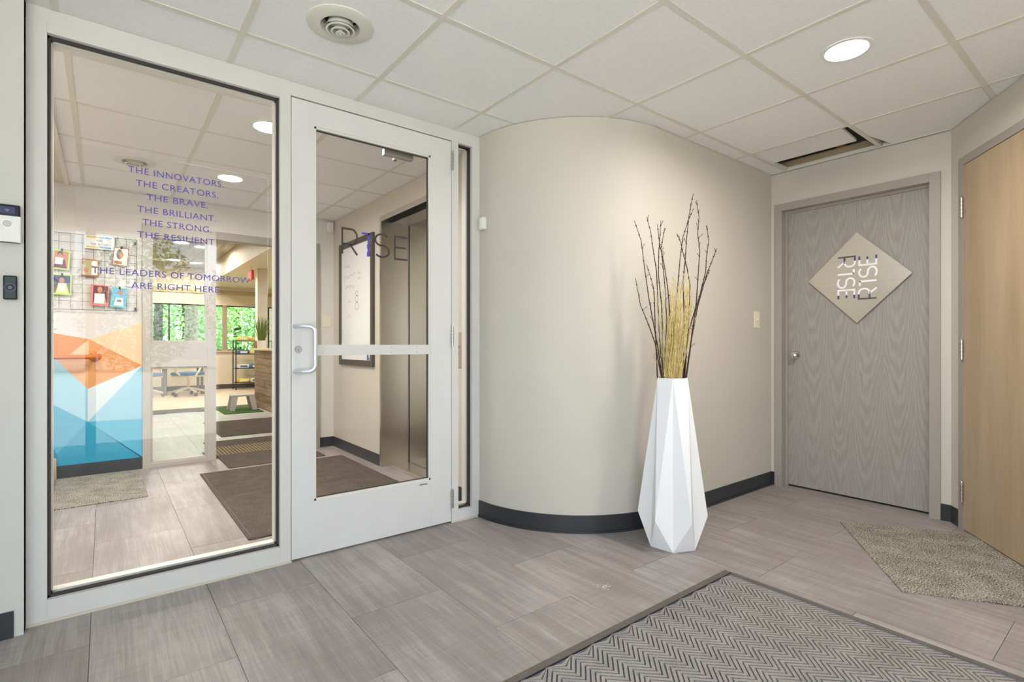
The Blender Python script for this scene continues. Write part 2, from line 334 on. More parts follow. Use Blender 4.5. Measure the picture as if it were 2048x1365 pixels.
# rear of the vestibule: glazed entrance side, piers and head only
rw = MB(); rw.box(-1.35, -1.2, -1.1, -.95, 0, ZT); rw.box(1.0, 1.7, -1.1, -.95, 0, ZT); rw.box(-1.2, 1.0, -1.1, -.95, 2.2, ZT); rw.box(-.14, -.06, -1.06, -.98, 0, 2.2)
struct(rw.build('wall_rear', 'wall_paint'), 'beige entrance wall with a wide glazed opening', 'wall')
ws = MB(); ws.box(-1.35, -1.25, -.95, 2.66, 0, .5); ws.box(-1.35, -1.25, -.95, 2.66, 2.2, ZT); ws.box(-1.35, -1.25, 1.0, 2.66, .5, 2.2); ws.box(-1.35, -1.25, .8, .9, .5, 2.2)  # solid length past the window put in to cut daylight on the curved wall
struct(ws.build('wall_side', 'wall_paint'), 'beige side wall with its window partly closed to cut daylight', 'wall')
# elevator wall
EY0, EY1, EZ = 3.25, 4.34, 2.18
we = MB(); we.box(XE, XE + .1, 2.80, EY0, 0, ZT); we.box(XE, XE + .1, EY1, Y2 + .1, 0, ZT); we.box(XE, XE + .1, EY0, EY1, EZ, ZT)
struct(we.build('wall_elevator', 'wall_paint'), 'beige corridor wall around the elevator', 'wall')
b_ = MB(); b_.box(XE - .006, XE, EY1 + .03, Y2, 0, .102); struct(b_.build('baseboard_elevator', 'rubber_base'), 'black base under the whiteboard', 'baseboard')
b_ = MB(); b_.box(XE - .006, XE, 2.82, EY0 - .03, 0, .102); struct(b_.build('baseboard_call', 'rubber_base'), 'black base under the elevator call plate', 'baseboard')
# mural wall, opening wall
SX0, SX1, OX1 = .267, .83, 1.735
wm = MB(); wm.box(-1.35, SX0, Y2, Y2 + .12, 0, ZT); wm.box(SX0, OX1 + .055, Y2, Y2 + .12, 2.145, ZT); wm.box(OX1 + .055, XE + .02, Y2, Y2 + .12, 0, ZT)
wall_mural = struct(wm.build('wall_mural', 'grey_wall'), 'pale wall with the orange and blue triangle mural', 'wall')
struct(B(-.30, SX0, Y2 - .008, Y2, 0, .102).build('baseboard_mural', 'rubber_base'), 'black base under the triangle mural', 'baseboard')
struct(B(OX1 + .055, XE - .006, Y2 - .008, Y2, 0, .102).build('baseboard_far', 'rubber_base'), 'black base beside the far door opening', 'baseboard')
struct(B(-1.35, -1.25, 2.84, Y2, 0, ZT).build('wall_stair', 'wall_paint'), 'beige wall beyond the stair', 'wall')

# ------------------------------------------------------------------ ceilings
ce = struct(B(-1.35, 4.4, -1.1, 2.70, 2.86, 2.92).build('ceiling', 'dark_plenum'), 'suspended ceiling of square white tiles over the entrance', 'ceiling')
TZ = 2.401
def ceiling_grid(parent, xs, ys, skip=(), holes=()):
    g = .012
    for i in range(len(xs) - 1):
        for j in range(len(ys) - 1):
            if (i, j) in skip: continue
            x0, x1, y0, y1 = xs[i], xs[i + 1], ys[j], ys[j + 1]; hole = None
            for hx, hy, hr in holes:
                if x0 < hx < x1 and y0 < hy < y1: hole = (hx, hy, hr)
            if hole is None: B(x0 + g, x1 - g, y0 + g, y1 - g, TZ, TZ + .016).build('ceiling_tile', 'ceiling_tile', parent)
            else:
                hx, hy, hr = hole; n = 32; mb = MB(); sq = []
                for k in range(n):
                    th = 2 * math.pi * k / n; c_, s_ = math.cos(th), math.sin(th)
                    tx = ((x1 - g - hx) / c_ if c_ > 1e-6 else (x0 + g - hx) / c_ if c_ < -1e-6 else 9); ty = ((y1 - g - hy) / s_ if s_ > 1e-6 else (y0 + g - hy) / s_ if s_ < -1e-6 else 9); t_ = min(tx, ty); sq.append((hx + t_ * c_, hy + t_ * s_))
                # snap nearest ray to each corner so that the tile stays square
                for cxn, cyn in ((x0 + g, y0 + g), (x1 - g, y0 + g), (x1 - g, y1 - g), (x0 + g, y1 - g)):
                    k = min(range(n), key=lambda q: (sq[q][0] - cxn) ** 2 + (sq[q][1] - cyn) ** 2); sq[k] = (cxn, cyn)
                for k in range(n):
                    th = 2 * math.pi * k / n; ix, iy = hx + hr * math.cos(th), hy + hr * math.sin(th)
                    mb.v += [(ix, iy, TZ), (sq[k][0], sq[k][1], TZ), (ix, iy, TZ + .016), (sq[k][0], sq[k][1], TZ + .016)]
                for k in range(n):
                    a, b = 4 * k, 4 * ((k + 1) % n); mb.f += [(a, b, b + 1, a + 1), (a + 2, a + 3, b + 3, b + 2), (a, a + 2, b + 2, b), (a + 1, b + 1, b + 3, a + 3)]
                mb.build('ceiling_tile', 'ceiling_tile', parent)
    for x in xs: B(x - .0125, x + .0125, ys[0], ys[-1], ZT, ZT + .028).build('main_tee', 'tee', parent)
    for y in ys:
        for i in range(len(xs) - 1): B(xs[i] + .0125, xs[i + 1] - .0125, y - .0125, y + .0125, ZT + .0005, ZT + .026).build('cross_tee', 'tee', parent)
XS = [-1.34, -.76, -.15, .46, 1.07, 1.68, 2.29, 2.90, 3.51, XB + .006]
YSL = [-1.09, -.63, -.02, .59, 1.20, 1.81, 2.42, YS + .02]
L1 = (2.603, .90); V1 = (.765, 2.115)
ceiling_grid(ce, XS, YSL, skip={(8, 4), (8, 3)}, holes=[L1 + (.093,), V1 + (.085,)])
# displaced tile: short piece lying askew, leaving the plenum open towards the door wall
mb = MB().poly([(3.53, 1.255, 2.412), (3.855, 1.275, 2.412), (3.845, 1.80, 2.412), (3.53, 1.80, 2.412)], (0, 0, .016)); mb.build('ceiling_tile', 'ceiling_tile', ce)
mb = MB().poly([(3.53, .605, 2.402), (XB - .005, .605, 2.402), (XB - .005, 1.135, 2.402), (3.80, 1.186, 2.402), (3.53, 1.186, 2.402)], (0, 0, .016)); mb.build('ceiling_tile', 'ceiling_tile', ce)
B(XB - .022, XB, .84, YW, ZT, ZT + .024).build('wall_angle', 'tee', ce); B(XB + .004, XB + .12, .84, 1.95, ZT + .002, 2.475).build('drywall_top', 'drywall_edge', ce)
B(XB - .03, XB + .02, 1.42, 1.47, 2.475, 2.80).build('stud', 'stud', ce); B(3.5, 3.52, 1.2, 1.85, 2.43, 2.8).build('plenum_baffle', 'dark_plenum', ce)
B(2.6, XB - .024, YW - .016, YW - .001, ZT + .0002, ZT + .02).build('wall_angle', 'tee', ce)
# corridor ceiling
ce2 = struct(B(-1.35, 2.6, 2.72, Y2 + .12, 2.86, 2.92).build('ceiling_corridor', 'dark_plenum'), 'suspended ceiling of square white tiles in the corridor', 'ceiling')
XS2 = [-.235, -.13, .48, 1.09, 1.70, 2.31]; YS2 = [YS + .06, 3.07, 3.68, 4.29, 4.90, 5.51, Y2 + .05]
L2 = (.785, 3.375); L3 = (.785, 4.595); V2 = (.175, 4.60)
ceiling_grid(ce2, XS2, YS2, holes=[L2 + (.093,), L3 + (.093,), V2 + (.085,)])
B(-1.35, -.247, YS + .06, Y2 + .05, ZT, ZT + .02).build('gypsum_panel', 'gypsum', ce2); B(-.25, -.222, YS + .06, Y2, ZT - .012, ZT + .01).build('edge_trim', 'tee', ce2)

# ------------------------------------------------------------------ recessed lights and air diffusers
lamp_group = {}
def downlight(x, y, z, label, group=None, r_=.084, lens='lamp_lens'):
    t_ = thing('recessed_light', label, 'light', (x, y, z), 0, group)
    MB().lathe([(r_ + .016, .001), (r_ + .016, -.004), (r_, -.006), (r_ - .003, .004), (r_ - .003, .02), (r_ + .003, .03)], (x, y, z), n=36).build('trim_ring', 'white_plastic', t_, True)
    MB().lathe([(.0001, 0), (r_ - .004, 0)], (x, y, z + .006), n=36).build('lens', lens, t_)
    return t_
downlight(L1[0], L1[1], TZ, 'bright round recessed light in the entrance ceiling near the grey oak door')
downlight(L2[0], L2[1], TZ, 'round recessed light in the corridor ceiling just behind the storefront glass', lens='lamp_lens_corridor'); downlight(L3[0], L3[1], TZ, 'round recessed light in the corridor ceiling beside the round air vent', lens='lamp_lens_corridor')
downlight(-.75, 4.3, ZT - .010, 'unseen recessed light added over the stair to brighten the mural wall', lens='lamp_lens_corridor'); downlight(-.75, 3.2, ZT - .010, 'unseen recessed light added before the stair to brighten the corridor', lens='lamp_lens_corridor')  # two unseen fill lamps added above the stair to lift the corridor walls
def diffuser(x, y, label):
    t_ = thing('air_diffuser', label, 'vent', (x, y, TZ))
    MB().lathe([(.132, .001), (.132, -.004), (.118, -.010), (.078, -.012), (.072, .0), (.072, .035), (.08, .035), (.134, .003)], (x, y, TZ), n=40).build('flange', 'tee', t_, True)
    for i, r_ in enumerate((.058, .038, .019)):
        MB().lathe([(r_, -.024 - .006 * i), (r_ - .008, -.026 - .006 * i), (r_ - .014, .012), (r_ - .011, .014), (r_, -.018 - .006 * i)], (x, y, TZ), n=32).build('cone_ring', 'tee', t_, True)
    MB().lathe([(.0001, -.040), (.007, -.039), (.009, -.03), (.006, .02)], (x, y, TZ), n=16).build('hub', 'tee', t_, True)
    for a in range(4):
        c_, s_ = math.cos(R(45 + 90 * a)), math.sin(R(45 + 90 * a)); MB().tube([(x + .006 * c_, y + .006 * s_, TZ + .008), (x + .071 * c_, y + .071 * s_, TZ + .008)], .0025, 6).build('spoke', 'tee', t_)
    MB().lathe([(.0001, .034), (.074, .034)], (x, y, TZ), n=24).build('duct_throat', 'black_matte', t_)
    return t_
diffuser(V1[0], V1[1], 'round white air vent with concentric rings in the entrance ceiling'); diffuser(V2[0], V2[1], 'round white air vent in the corridor ceiling behind the storefront glass')

# =================================================================== STOREFRONT window_1 and door_1
win = thing('window_1', 'painted aluminium storefront frame with a tall pane and a narrow sidelight', 'window', (-.235, YS, 0)); win['kind'] = 'structure'
D = .10
def member(name, *a, mat='frame_paint'): return B(*a).build(name, mat, win, bevel=.0012)
member('jamb', -.235, -.174, YS, YS + D, 0, 2.345); member('mullion', .682, .733, YS, YS + D, 0, 2.345); member('mullion', 1.667, 1.714, YS, YS + D, 0, 2.345); member('jamb', 1.815, 1.872, YS, YS + D, 0, 2.345)
member('header', -.235, 1.872, YS + .004, YS + D, 2.345, ZT); member('frame_head', -.174, .682, YS, YS + D, 2.305, 2.345); member('frame_head', 1.714, 1.815, YS, YS + D, 2.325, 2.345)
member('frame_head', .733, 1.667, YS, YS + D, 2.328, 2.345)
member('sill', -.174, .682, YS, YS + D, 0, .088); member('sill', 1.714, 1.815, YS, YS + D, 0, .070)
B(-.262, -.235, YS - .052, YS + .02, 0, ZT).build('return_trim', 'wall_paint', win)
B(-.24, .735, YS - .006, YS, 0, .010).build('caulk_bead', 'caulk', win); B(1.664, 1.872, YS - .006, YS, 0, .010).build('caulk_bead', 'caulk', win)
YG = YS + .045
def glazing(x0, x1, z0, z1):
    p = B(x0 - .004, x1 + .004, YG, YG + .006, z0 - .004, z1 + .004).build('glass_pane', 'glass', win)
    w_ = .009
    for nm, a in (('gasket', (x0, x0 + w_, z0, z1)), ('gasket', (x1 - w_, x1, z0, z1)), ('gasket', (x0, x1, z1 - w_, z1)), ('gasket', (x0, x1, z0, z0 + w_))):
        B(a[0], a[1], YG - .022, YG - .0005, a[2], a[3]).build(nm, 'gasket', win)
    for a in ((x0, x0 + .014, z0, z1), (x1 - .014, x1, z0, z1), (x0, x1, z1 - .014, z1), (x0, x1, z0, z0 + .016)):
        B(a[0], a[1], YG + .007, YS + D - .002, a[2], a[3]).build('glazing_bead', 'bead', win)
    return p
pane = glazing(-.174, .682, .088, 2.305); glazing(1.714, 1.815, .070, 2.325)
# vinyl lettering on the pane
yt = YG - .0012
LINES = [('THE INNOVATORS.', 256, 447, (259, 346), (446, 374)), ('THE CREATORS.', 271.5, 436.6, (276, 373.7), (435.5, 395)), ('THE BRAVE.', 293, 416, (299.6, 401), (415, 416.6)), ('THE BRILLIANT.', 274.5, 432, (279, 424.7), (431, 443)),
         ('THE STRONG.', 284.7, 423, (289, 451), (422.7, 465.7)), ('THE RESILIENT', 274.5, 429, (279, 476), (428, 489.5)), ('THE LEADERS OF TOMORROW', 183, 500, (187, 547.5), (490.7, 565.5)), ('ARE RIGHT HERE.', 262, 443, (262, 577), (442, 585.7))]
for s_, u0, u1, b0, b1 in LINES:
    xa, xb = on_y(u0, b0[1], yt).x, on_y(u1, b1[1], yt).x; zb = (on_y(b0[0], b0[1], yt).z + on_y(b1[0], b1[1], yt).z) / 2
    o = text(s_, 'lettering', 'purple_vinyl', pane, lambda x, y: (xa + x, yt, zb + y), xb - xa, .0285); o['label'] = 'purple vinyl line of lettering'
fx0, fx1, fz0, fz1 = on_y(150, 500, yt).x, on_y(536, 450, yt).x, 1.33, on_y(536, 357, yt).z
fm = B(fx0, fx1, YG - .0008, YG - .0003, fz0, fz1).build('clear_film', 'film', pane)
B(fx1 - .0012, fx1, YG - .001, YG - .0003, fz0, fz1).build('film_edge', 'bead', pane); B(fx0 + .35, fx1, YG - .001, YG - .0003, fz1 - .0012, fz1).build('film_edge', 'bead', pane)

door = thing('door_1', 'light painted glass door with a bent pull handle and push bar', 'door', (.736, YS, 0)); door['kind'] = 'structure'
x0, x1, gx0, gx1, gz0, gz1 = .736, 1.664, .848, 1.523, .285, 2.205; ya, yb = YS + .002, YS + .047
B(x0, gx0, ya, yb, .010, 2.322).build('stile', 'leaf_paint', door, bevel=.001); B(gx1, x1, ya, yb, .010, 2.322).build('stile', 'leaf_paint', door, bevel=.001)
B(gx0, gx1, ya, yb, .010, gz0).build('bottom_rail', 'leaf_paint', door); B(gx0, gx1, ya, yb, gz1, 2.322).build('top_rail', 'leaf_paint', door)
yg = YS + .024
dp = B(gx0 - .003, gx1 + .003, yg, yg + .006, gz0 - .003, gz1 + .003).build('glass_pane', 'glass', door)
for a in ((gx0, gx0 + .010, gz0, gz1), (gx1 - .010, gx1, gz0, gz1), (gx0, gx1, gz1 - .010, gz1), (gx0, gx1, gz0, gz0 + .010)):
    B(a[0], a[1], ya + .004, yg - .0005, a[2], a[3]).build('glazing_bead', 'bead', door)
for a in ((gx1 - .018, gx1 - .010, gz0 + .01, gz1 - .01), (gx0 + .01, gx1 - .01, gz1 - .018, gz1 - .010), (gx0 + .01, gx1 - .01, gz0 + .010, gz0 + .015)):
    B(a[0], a[1], yg - .004, yg - .0004, a[2], a[3]).build('gasket', 'gasket', door)
mr = B(gx0 - .002, gx1 + .002, ya + .003, yg - .0006, 1.029, 1.085).build('mid_rail', 'frame_paint', door, bevel=.001)
for sx in (gx0 + .045, gx0 + .335 + .09, gx1 - .09):
    for sz in (1.043, 1.071): MB().lathe([(.003, 0), (.003, -.001), (.0001, -.0012)], (sx, ya + .003, sz), 'y', 10).build('screw', 'satin_metal', mr)
# bent pull handle, flush lock cylinder
hx, hz0, hz1 = .752, .952, 1.178
pts = [(hx, ya, hz1), (hx + .004, ya - .02, hz1), (hx + .02, ya - .038, hz1), (hx + .05, ya - .052, hz1)] + [(hx + .05 + .03 * math.sin(R(a)), ya - .052 - .012 * math.sin(R(a)), hz1 - .03 + .03 * math.cos(R(a))) for a in (20, 45, 70, 90)]
pts2 = [(p[0], p[1], hz0 + hz1 - p[2]) for p in pts][::-1]
MB().tube(pts + pts2, .0115, 14).build('pull_handle', 'handle_alu', door, True)
lk = MB().lathe([(.0175, 0), (.0175, -.004), (.015, -.007), (.0125, -.007), (.012, -.004), (.0001, -.004)], (.768, ya, 1.062), 'y', 28).build('lock_cylinder', 'satin_metal', door, True)
B(.767, .769, ya - .0046, ya - .0039, 1.054, 1.064).build('keyhole', 'black_matte', lk)
for hz in (2.206, 1.135, .150):
    h = MB().tube([(1.6655, YS - .008, hz - .058), (1.6655, YS - .008, hz + .058)], .0075, 10).build('hinge', 'satin_metal', door, True)
    for k in range(1, 5): MB().lathe([(.0079, -.0006), (.0079, .0006)], (1.6655, YS - .008, hz - .058 + .0232 * k), n=12).build('knuckle_joint', 'dark_frame', h)
B(1.25, 1.43, yb, yb + .03, 2.165, 2.199).build('closer_shoe', 'satin_metal', door, bevel=.003); MB().lathe([(.012, 0), (.012, .018), (.0001, .02)], (1.33, yb + .034, 2.155), 'z', 16).build('closer_pivot', 'satin_metal', door, True)
B(1.45, 1.50, ya - .001, ya, .262, .270).build('maker_plate', 'satin_metal', door)
# RISE on the glass of the door
yl = yg - .001
for ch, u0, u1, v0, v1, m in (('R', 684.5, 714.6, 460.6, 507.7, 'brown_vinyl'), ('1', 723.8, 739, 466, 510, 'purple_vinyl'), ('S', 748.5, 778, 470, 513, 'brown_vinyl'), ('E', 788.5, 814.6, 475.4, 519.4, 'brown_vinyl')):
    A_, C_ = on_y(u0, v1, yl), on_y(u1, v0, yl); h = C_.z - A_.z
    wl = max(p[0] for st in LET[ch] for p in st); k = (C_.x - A_.x) / (wl * h)
    letter(ch, 'vinyl_letter', m, dp, lambda x, y: (A_.x + x * k, yl, A_.z + y), h, .0112)

# ------------------------------------------------------------------ second storefront: window_2 and its open doorway
w2 = thing('window_2', 'greige half glazed sidelight beside the far open doorway', 'window', (SX0, Y2, 0)); w2['kind'] = 'structure'
plain('greige_frame', (190, 184, 174), .45)
def m2(name, *a, mat='greige_frame'): return B(*a).build(name, mat, w2, bevel=.0012)
m2('jamb', SX0, .325, Y2 - .02, Y2 + .09, 0, 2.145); m2('jamb', .757, SX1, Y2 - .02, Y2 + .09, 0, 2.145); m2('frame_head', .325, .757, Y2 - .02, Y2 + .09, 2.055, 2.145)
m2('wide_rail', .325, .757, Y2 - .02, Y2 + .09, .885, 1.110); m2('sill', .325, .757, Y2 - .02, Y2 + .09, 0, .038)
for z0, z1 in ((1.110, 2.055), (.038, .885)):
    B(.321, .761, Y2 + .03, Y2 + .036, z0, z1).build('glass_pane', 'glass_clear', w2)
    for a in ((.325, .341, z0, z1), (.741, .757, z0, z1), (.341, .741, z1 - .016, z1), (.341, .741, z0, z0 + .012)): B(a[0], a[1], Y2 - .006, Y2 + .029, a[2], a[3]).build('glazing_bead', 'greige_frame', w2)
B(.824, .8305, Y2 + .0, Y2 + .03, 1.10, 1.13).build('strike_plate', 'satin_metal', w2)
fr = MB(); fr.box(SX1, OX1 + .055, Y2 - .02, Y2 + .11, 2.075, 2.145); fr.box(OX1, OX1 + .055, Y2 - .02, Y2 + .11, 0, 2.075)
struct(fr.build('trim_2', 'hollow_metal'), 'grey metal frame around the far open doorway', 'door frame')

# ------------------------------------------------------------------ door_2: grey oak door
d2 = thing('door_2', 'closed grey stained oak door with a small chrome knob', 'door', (XB, 1.845, 0), R(-90)); d2['kind'] = 'structure'
# local x runs towards the camera side along the wall (world -y), room side is local -y
W2 = oy1 - oy0
def l2(name, mat, *a, **k): return B(*a).build(name, mat, d2, local=True, **k)
l2('frame_jamb', 'hollow_metal', -.055, 0, -.012, .05, 0, oz + .055, bevel=.001); l2('frame_jamb', 'hollow_metal', W2, W2 + .056, -.012, .05, 0, oz + .055, bevel=.001); l2('frame_head', 'hollow_metal', 0, W2, -.012, .05, oz, oz + .055, bevel=.001)
l2('frame_stop', 'hollow_metal', 0, .016, .05, .065, 0, oz); l2('frame_stop', 'hollow_metal', W2 - .016, W2, .05, .065, 0, oz); l2('frame_stop', 'hollow_metal', .016, W2 - .016, .05, .065, oz - .016, oz)
l2('frame_rebate', 'hollow_metal', 0, .004, .065, .13, 0, oz); l2('frame_rebate', 'hollow_metal', W2 - .004, W2, .065, .13, 0, oz)
leaf = l2('door_leaf', 'oak_grey', .004, W2 - .004, .066, .11, .014, oz - .003)
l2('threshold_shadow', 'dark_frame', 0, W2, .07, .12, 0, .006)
kx, kz = .071, 1.005
MB().lathe([(.0001, .0), (.031, 0), (.031, -.004), (.026, -.010), (.012, -.012), (.011, -.034), (.016, -.038), (.023, -.044), (.025, -.052), (.023, -.060), (.012, -.064), (.010, -.061), (.0001, -.061)], (kx, .066, kz), 'y', 28).build('door_knob', 'chrome', d2, True, local=True)
# ------------------------------------------------------------------ diamond sign on door_2
sg = thing('diamond_sign', 'brushed metal diamond plate with cut out letters hung on the grey oak door', 'sign', (XB + .05, 1.362, 1.553), R(-90))
hd = .316
MB().poly([(-hd, -.003, 0), (0, -.003, -hd), (hd, -.003, 0), (0, -.003, hd)], (0, .003, 0)).build('metal_plate', 'brushed_plate', sg, local=True)
MB().poly([(-.12, .001, -.12), (.12, .001, -.12), (.12, .001, .12), (-.12, .001, .12)], (0, .0145, 0)).build('standoff_backing', 'black_matte', sg, local=True)
h = .107; pos = (('R', -.150, .07), ('1', -.061, .035), ('S', -.005, .07), ('E', .080, .064))
for sgn in (1, -1):
    for ch, s0, wd_ in pos:
        wl = max(p[0] for st in LET[ch] for p in st); k = wd_ / (wl * h)
        f_ = lambda x, y, s0=s0, k=k, g=sgn: (g * (.012 + h - y), -.0036, g * (s0 + x * k))
        letter(ch, 'cutout_letter', 'cutout', sg, f_, h, .0120, True)
# ------------------------------------------------------------------ door_3: maple door in the angled wall
d3 = thing('door_3', 'closed maple veneer door with three steel hinges in the angled wall', 'door', (XB, .84, 0), wr.rotation_euler.z); d3['kind'] = 'structure'
def l3(name, mat, *a, **k): return B(*a).build(name, mat, d3, local=True, **k)
l3('frame_jamb', 'hollow_metal', .106, .156, -.012, .06, 0, dZ + .048, bevel=.001); l3('frame_jamb', 'hollow_metal', 1.09, 1.14, -.012, .06, 0, dZ + .048, bevel=.001); l3('frame_head', 'hollow_metal', .156, 1.09, -.012, .06, dZ, dZ + .048, bevel=.001)
l3('door_leaf', 'maple', .160, 1.086, -.010, .034, .010, dZ - .004)
for hz in (1.885, 1.055, .225):
    hg = MB().tube([(.158, -.019, hz - .057), (.158, -.019, hz + .057)], .0085, 12).build('hinge', 'satin_metal', d3, True, local=True)
    for k in range(1, 5): MB().lathe([(.0089, -.0007), (.0089, .0007)], (.158, -.019, hz - .057 + .0228 * k), n=12).build('knuckle_joint', 'dark_frame', hg, local=True)
    MB().lathe([(.006, 0), (.005, .006), (.0001, .009)], (.158, -.019, hz + .057), n=10).build('hinge_tip', 'chrome', hg, True, local=True)
MB().lathe([(.0001, .0), (.031, 0), (.031, -.004), (.026, -.010), (.012, -.012), (.011, -.034), (.016, -.038), (.025, -.052), (.012, -.064), (.0001, -.061)], (1.02, -.010, 1.0), 'y', 28).build('door_knob', 'chrome', d3, True, local=True)

# =================================================================== ENTRANCE OBJECTS
# faceted floor vase
vc = Vector((2.434, 1.686, 0)); vz, vm, vr = .906, .167, (.089, .1825, .131)
def vpt(r_, a, z):   # a measured in the view frame: 0 = image right, 90 = towards the camera
    rt, fw = Vector((cs, -sn, 0)), Vector((sn, cs, 0)); return vc + rt * (r_ * math.cos(R(a))) - fw * (r_ * math.sin(R(a))) + Vector((0, 0, z))
va = thing('floor_vase', 'tall white faceted vase standing against the curved wall', 'vase', vc)
mb = MB(); A6 = [15 + 60 * i for i in range(6)]; T6 = [45 + 60 * i for i in range(6)]
mb.v += [tuple(vpt(vr[0], a, vz)) for a in T6] + [tuple(vpt(vr[1], a, vm)) for a in A6] + [tuple(vpt(vr[2], a, 0)) for a in T6] + [tuple(vpt(vr[0] - .008, a, vz)) for a in T6] + [tuple(vpt(vr[0] - .004, a, vz - .25)) for a in T6]
for i in range(6):
    j = (i + 1) % 6   # T_i lies between M_i and M_j
    mb.f += [(i, 6 + i, 12 + i), (i, 12 + i, 6 + j), (i, 6 + j, j), (6 + j, 12 + i, 12 + j), (i, j, 18 + j, 18 + i), (18 + i, 18 + j, 24 + j, 24 + i)]
mb.f += [tuple(12 + i for i in range(6)), tuple(24 + i for i in range(6))]
mb.build('faceted_body', 'vase_white', va)
# dark birch twigs: tip pixels on a plane through the vase facing the camera, rooted in the neck
vdep = sn * vc.x + cs * vc.y
def vpx(u, v, dd=0.0):
    z_ = vdep + dd; x_ = (u - 1024) / F * z_; return Vector((cs * x_ + sn * z_, -sn * x_ + cs * z_, CAMH - (v - HY) / F * z_))
def zp(x, y): return (1240 + x / 3.413, 380 + y / 3.413)
TW = [[(285, 1290), (240, 1050), (195, 920), (140, 790), (105, 600)], [(290, 1290), (262, 1100), (235, 950), (200, 760), (168, 540), (145, 350), (98, 210)], [(300, 1290), (275, 1100), (262, 850), (250, 560), (225, 400), (210, 290), (182, 185)],
      [(295, 1290), (290, 1050), (285, 800), (262, 580), (265, 420), (270, 350), (280, 210)], [(320, 1290), (345, 900), (325, 660), (300, 500), (270, 370), (255, 235)], [(255, 1280), (250, 1150), (240, 950), (235, 740), (225, 650), (182, 512)],
      [(345, 1290), (360, 1050), (375, 930), (385, 800), (395, 650), (410, 470), (430, 320), (470, 200), (490, 155)], [(430, 1290), (440, 900), (430, 640), (445, 480), (455, 330), (470, 180), (500, 25)], [(440, 1290), (465, 950), (478, 650), (455, 520), (430, 430), (415, 360), (388, 300)],
      [(450, 1275), (490, 1000), (520, 780), (535, 560), (545, 420), (530, 300), (540, 190), (522, 70)], [(455, 1270), (490, 1010), (530, 800), (590, 580), (630, 480), (660, 400)], [(450, 1280), (510, 850), (550, 700), (585, 560), (590, 460), (605, 350), (592, 240)],
      [(430, 1290), (470, 960), (500, 860), (545, 720), (575, 640), (612, 545)], [(330, 1290), (345, 1050), (370, 930), (360, 870)], [(300, 1290), (318, 900), (310, 700), (290, 480), (280, 400), (305, 260)]]
for i, path in enumerate(TW):
    dd = rnd.uniform(-.035, .035); n = len(path); P = [vpx(*zp(*q), dd * (1 + .9 * k / n)) for k, q in enumerate(path)]
    root = vc + (P[0] - vc) * .55; root.z = .70; P = [root] + P
    mb = MB(); rs = [.0042 - .0026 * k / n for k in range(n + 1)]; mb.tube(P, rs, 6)
    for k in range(1, len(P)):   # nodes, buds and short spurs
        for t_ in (.3, .75):
            if k < 2 and t_ < .5: continue
            c_ = P[k - 1].lerp(P[k], t_); mb.lathe([(.0001, -.005), (.0042, -.001), (.0036, .002), (.0001, .006)], c_, n=6)
            if rnd.random() < .55:
                d_ = Vector((rnd.uniform(-1, 1), rnd.uniform(-1, 1), 1.1)).normalized() * rnd.uniform(.012, .035); mb.tube([c_, c_ + d_ * .6, c_ + d_], [.0014, .0012, .0019], 5)
    lab = {7: 'tallest dark bare twig standing in the white vase', 13: 'short stub of dark twig hidden among the grass in the vase', 10: 'dark twig leaning out furthest towards the light switch', 0: 'shorter dark twig leaning out towards the storefront door'}
    tag(mb.build('dry_twig', 'twig', None, True, loc=vc + Vector((0, 0, .70))), lab.get(i, 'long dark bare twig with small buds standing upright in the white vase'), 'twig', 'dark twigs in the vase')
# dried grass
def straw(name, mat, label, n, u0, u1, top, seed):
    r_ = random.Random(seed); mb = MB()
    for i in range(n):
        u = r_.uniform(u0, u1); tv = r_.uniform(*top); b = vpx(*zp(300 + (u - u0) / (u1 - u0) * 120, 1290), r_.uniform(-.05, .05)); e = vpx(*zp(u + r_.gauss(0, 14), tv), r_.uniform(-.06, .06))
        m1 = b.lerp(e, .5) + Vector((r_.gauss(0, .007), r_.gauss(0, .007), 0)); b2 = Vector((vc.x + (b.x - vc.x) * .5, vc.y + (b.y - vc.y) * .5, .72)); tip = e + Vector((r_.gauss(0, .012), r_.gauss(0, .012), -.004))
        mb.tube([b2, b, m1, e, tip], [.0011, .0011, .001, .0009, .0004], 3, False)
        for k in range(5):   # drooping seed spikelets near the head
            c_ = m1.lerp(e, r_.uniform(.2, 1)); mb.tube([c_, c_ + Vector((r_.gauss(0, .006), r_.gauss(0, .006), r_.uniform(.008, .02)))], [.0013, .0003], 3, False)
    o = mb.build(name, mat, None, False, loc=vc + Vector((0, 0, .72))); o['kind'] = 'stuff'; return tag(o, label, 'dried grass')
straw('dried_grass', 'straw', 'sheaf of golden dried grass among the twigs in the vase', 120, 345, 490, (570, 960), 3); straw('dried_grass', 'straw_green', 'sparse olive dried grass stalks at the back of the vase', 60, 235, 380, (600, 1150), 5)

# floor mats
def slab_mat(name, label, mat, pts, th=.007, edge=None):
    t_ = thing(name, label, 'mat', (pts[0][0], pts[0][1], 0)); MB().poly([(x, y, 0) for x, y in pts], (0, 0, th)).build('carpet', mat, t_, bevel=.002)
    return t_
MX0, MX1, MY0, MY1 = .50, 2.33, -.12, 1.297
mt = thing('entrance_mat', 'large grey brown chevron ribbed entrance mat with rubber edges', 'mat', (MX0, MY0, 0))
B(MX0, MX1, MY0, MY1, 0, .006).build('backing', 'mat_valley', mt)
B(MX0, MX1 + .004, MY1 - .004, MY1 + .028, 0, .009).build('edge_strip', 'mat_edge', mt, bevel=.002); B(MX0, MX1 + .002, MY1 - .0075, MY1 - .0035, 0, .0094).build('edge_seam', 'black_matte', mt)
B(MX1 - .012, MX1 + .012, MY0, MY1 - .008, 0, .0075).build('edge_strip', 'mat_edge', mt, bevel=.002)
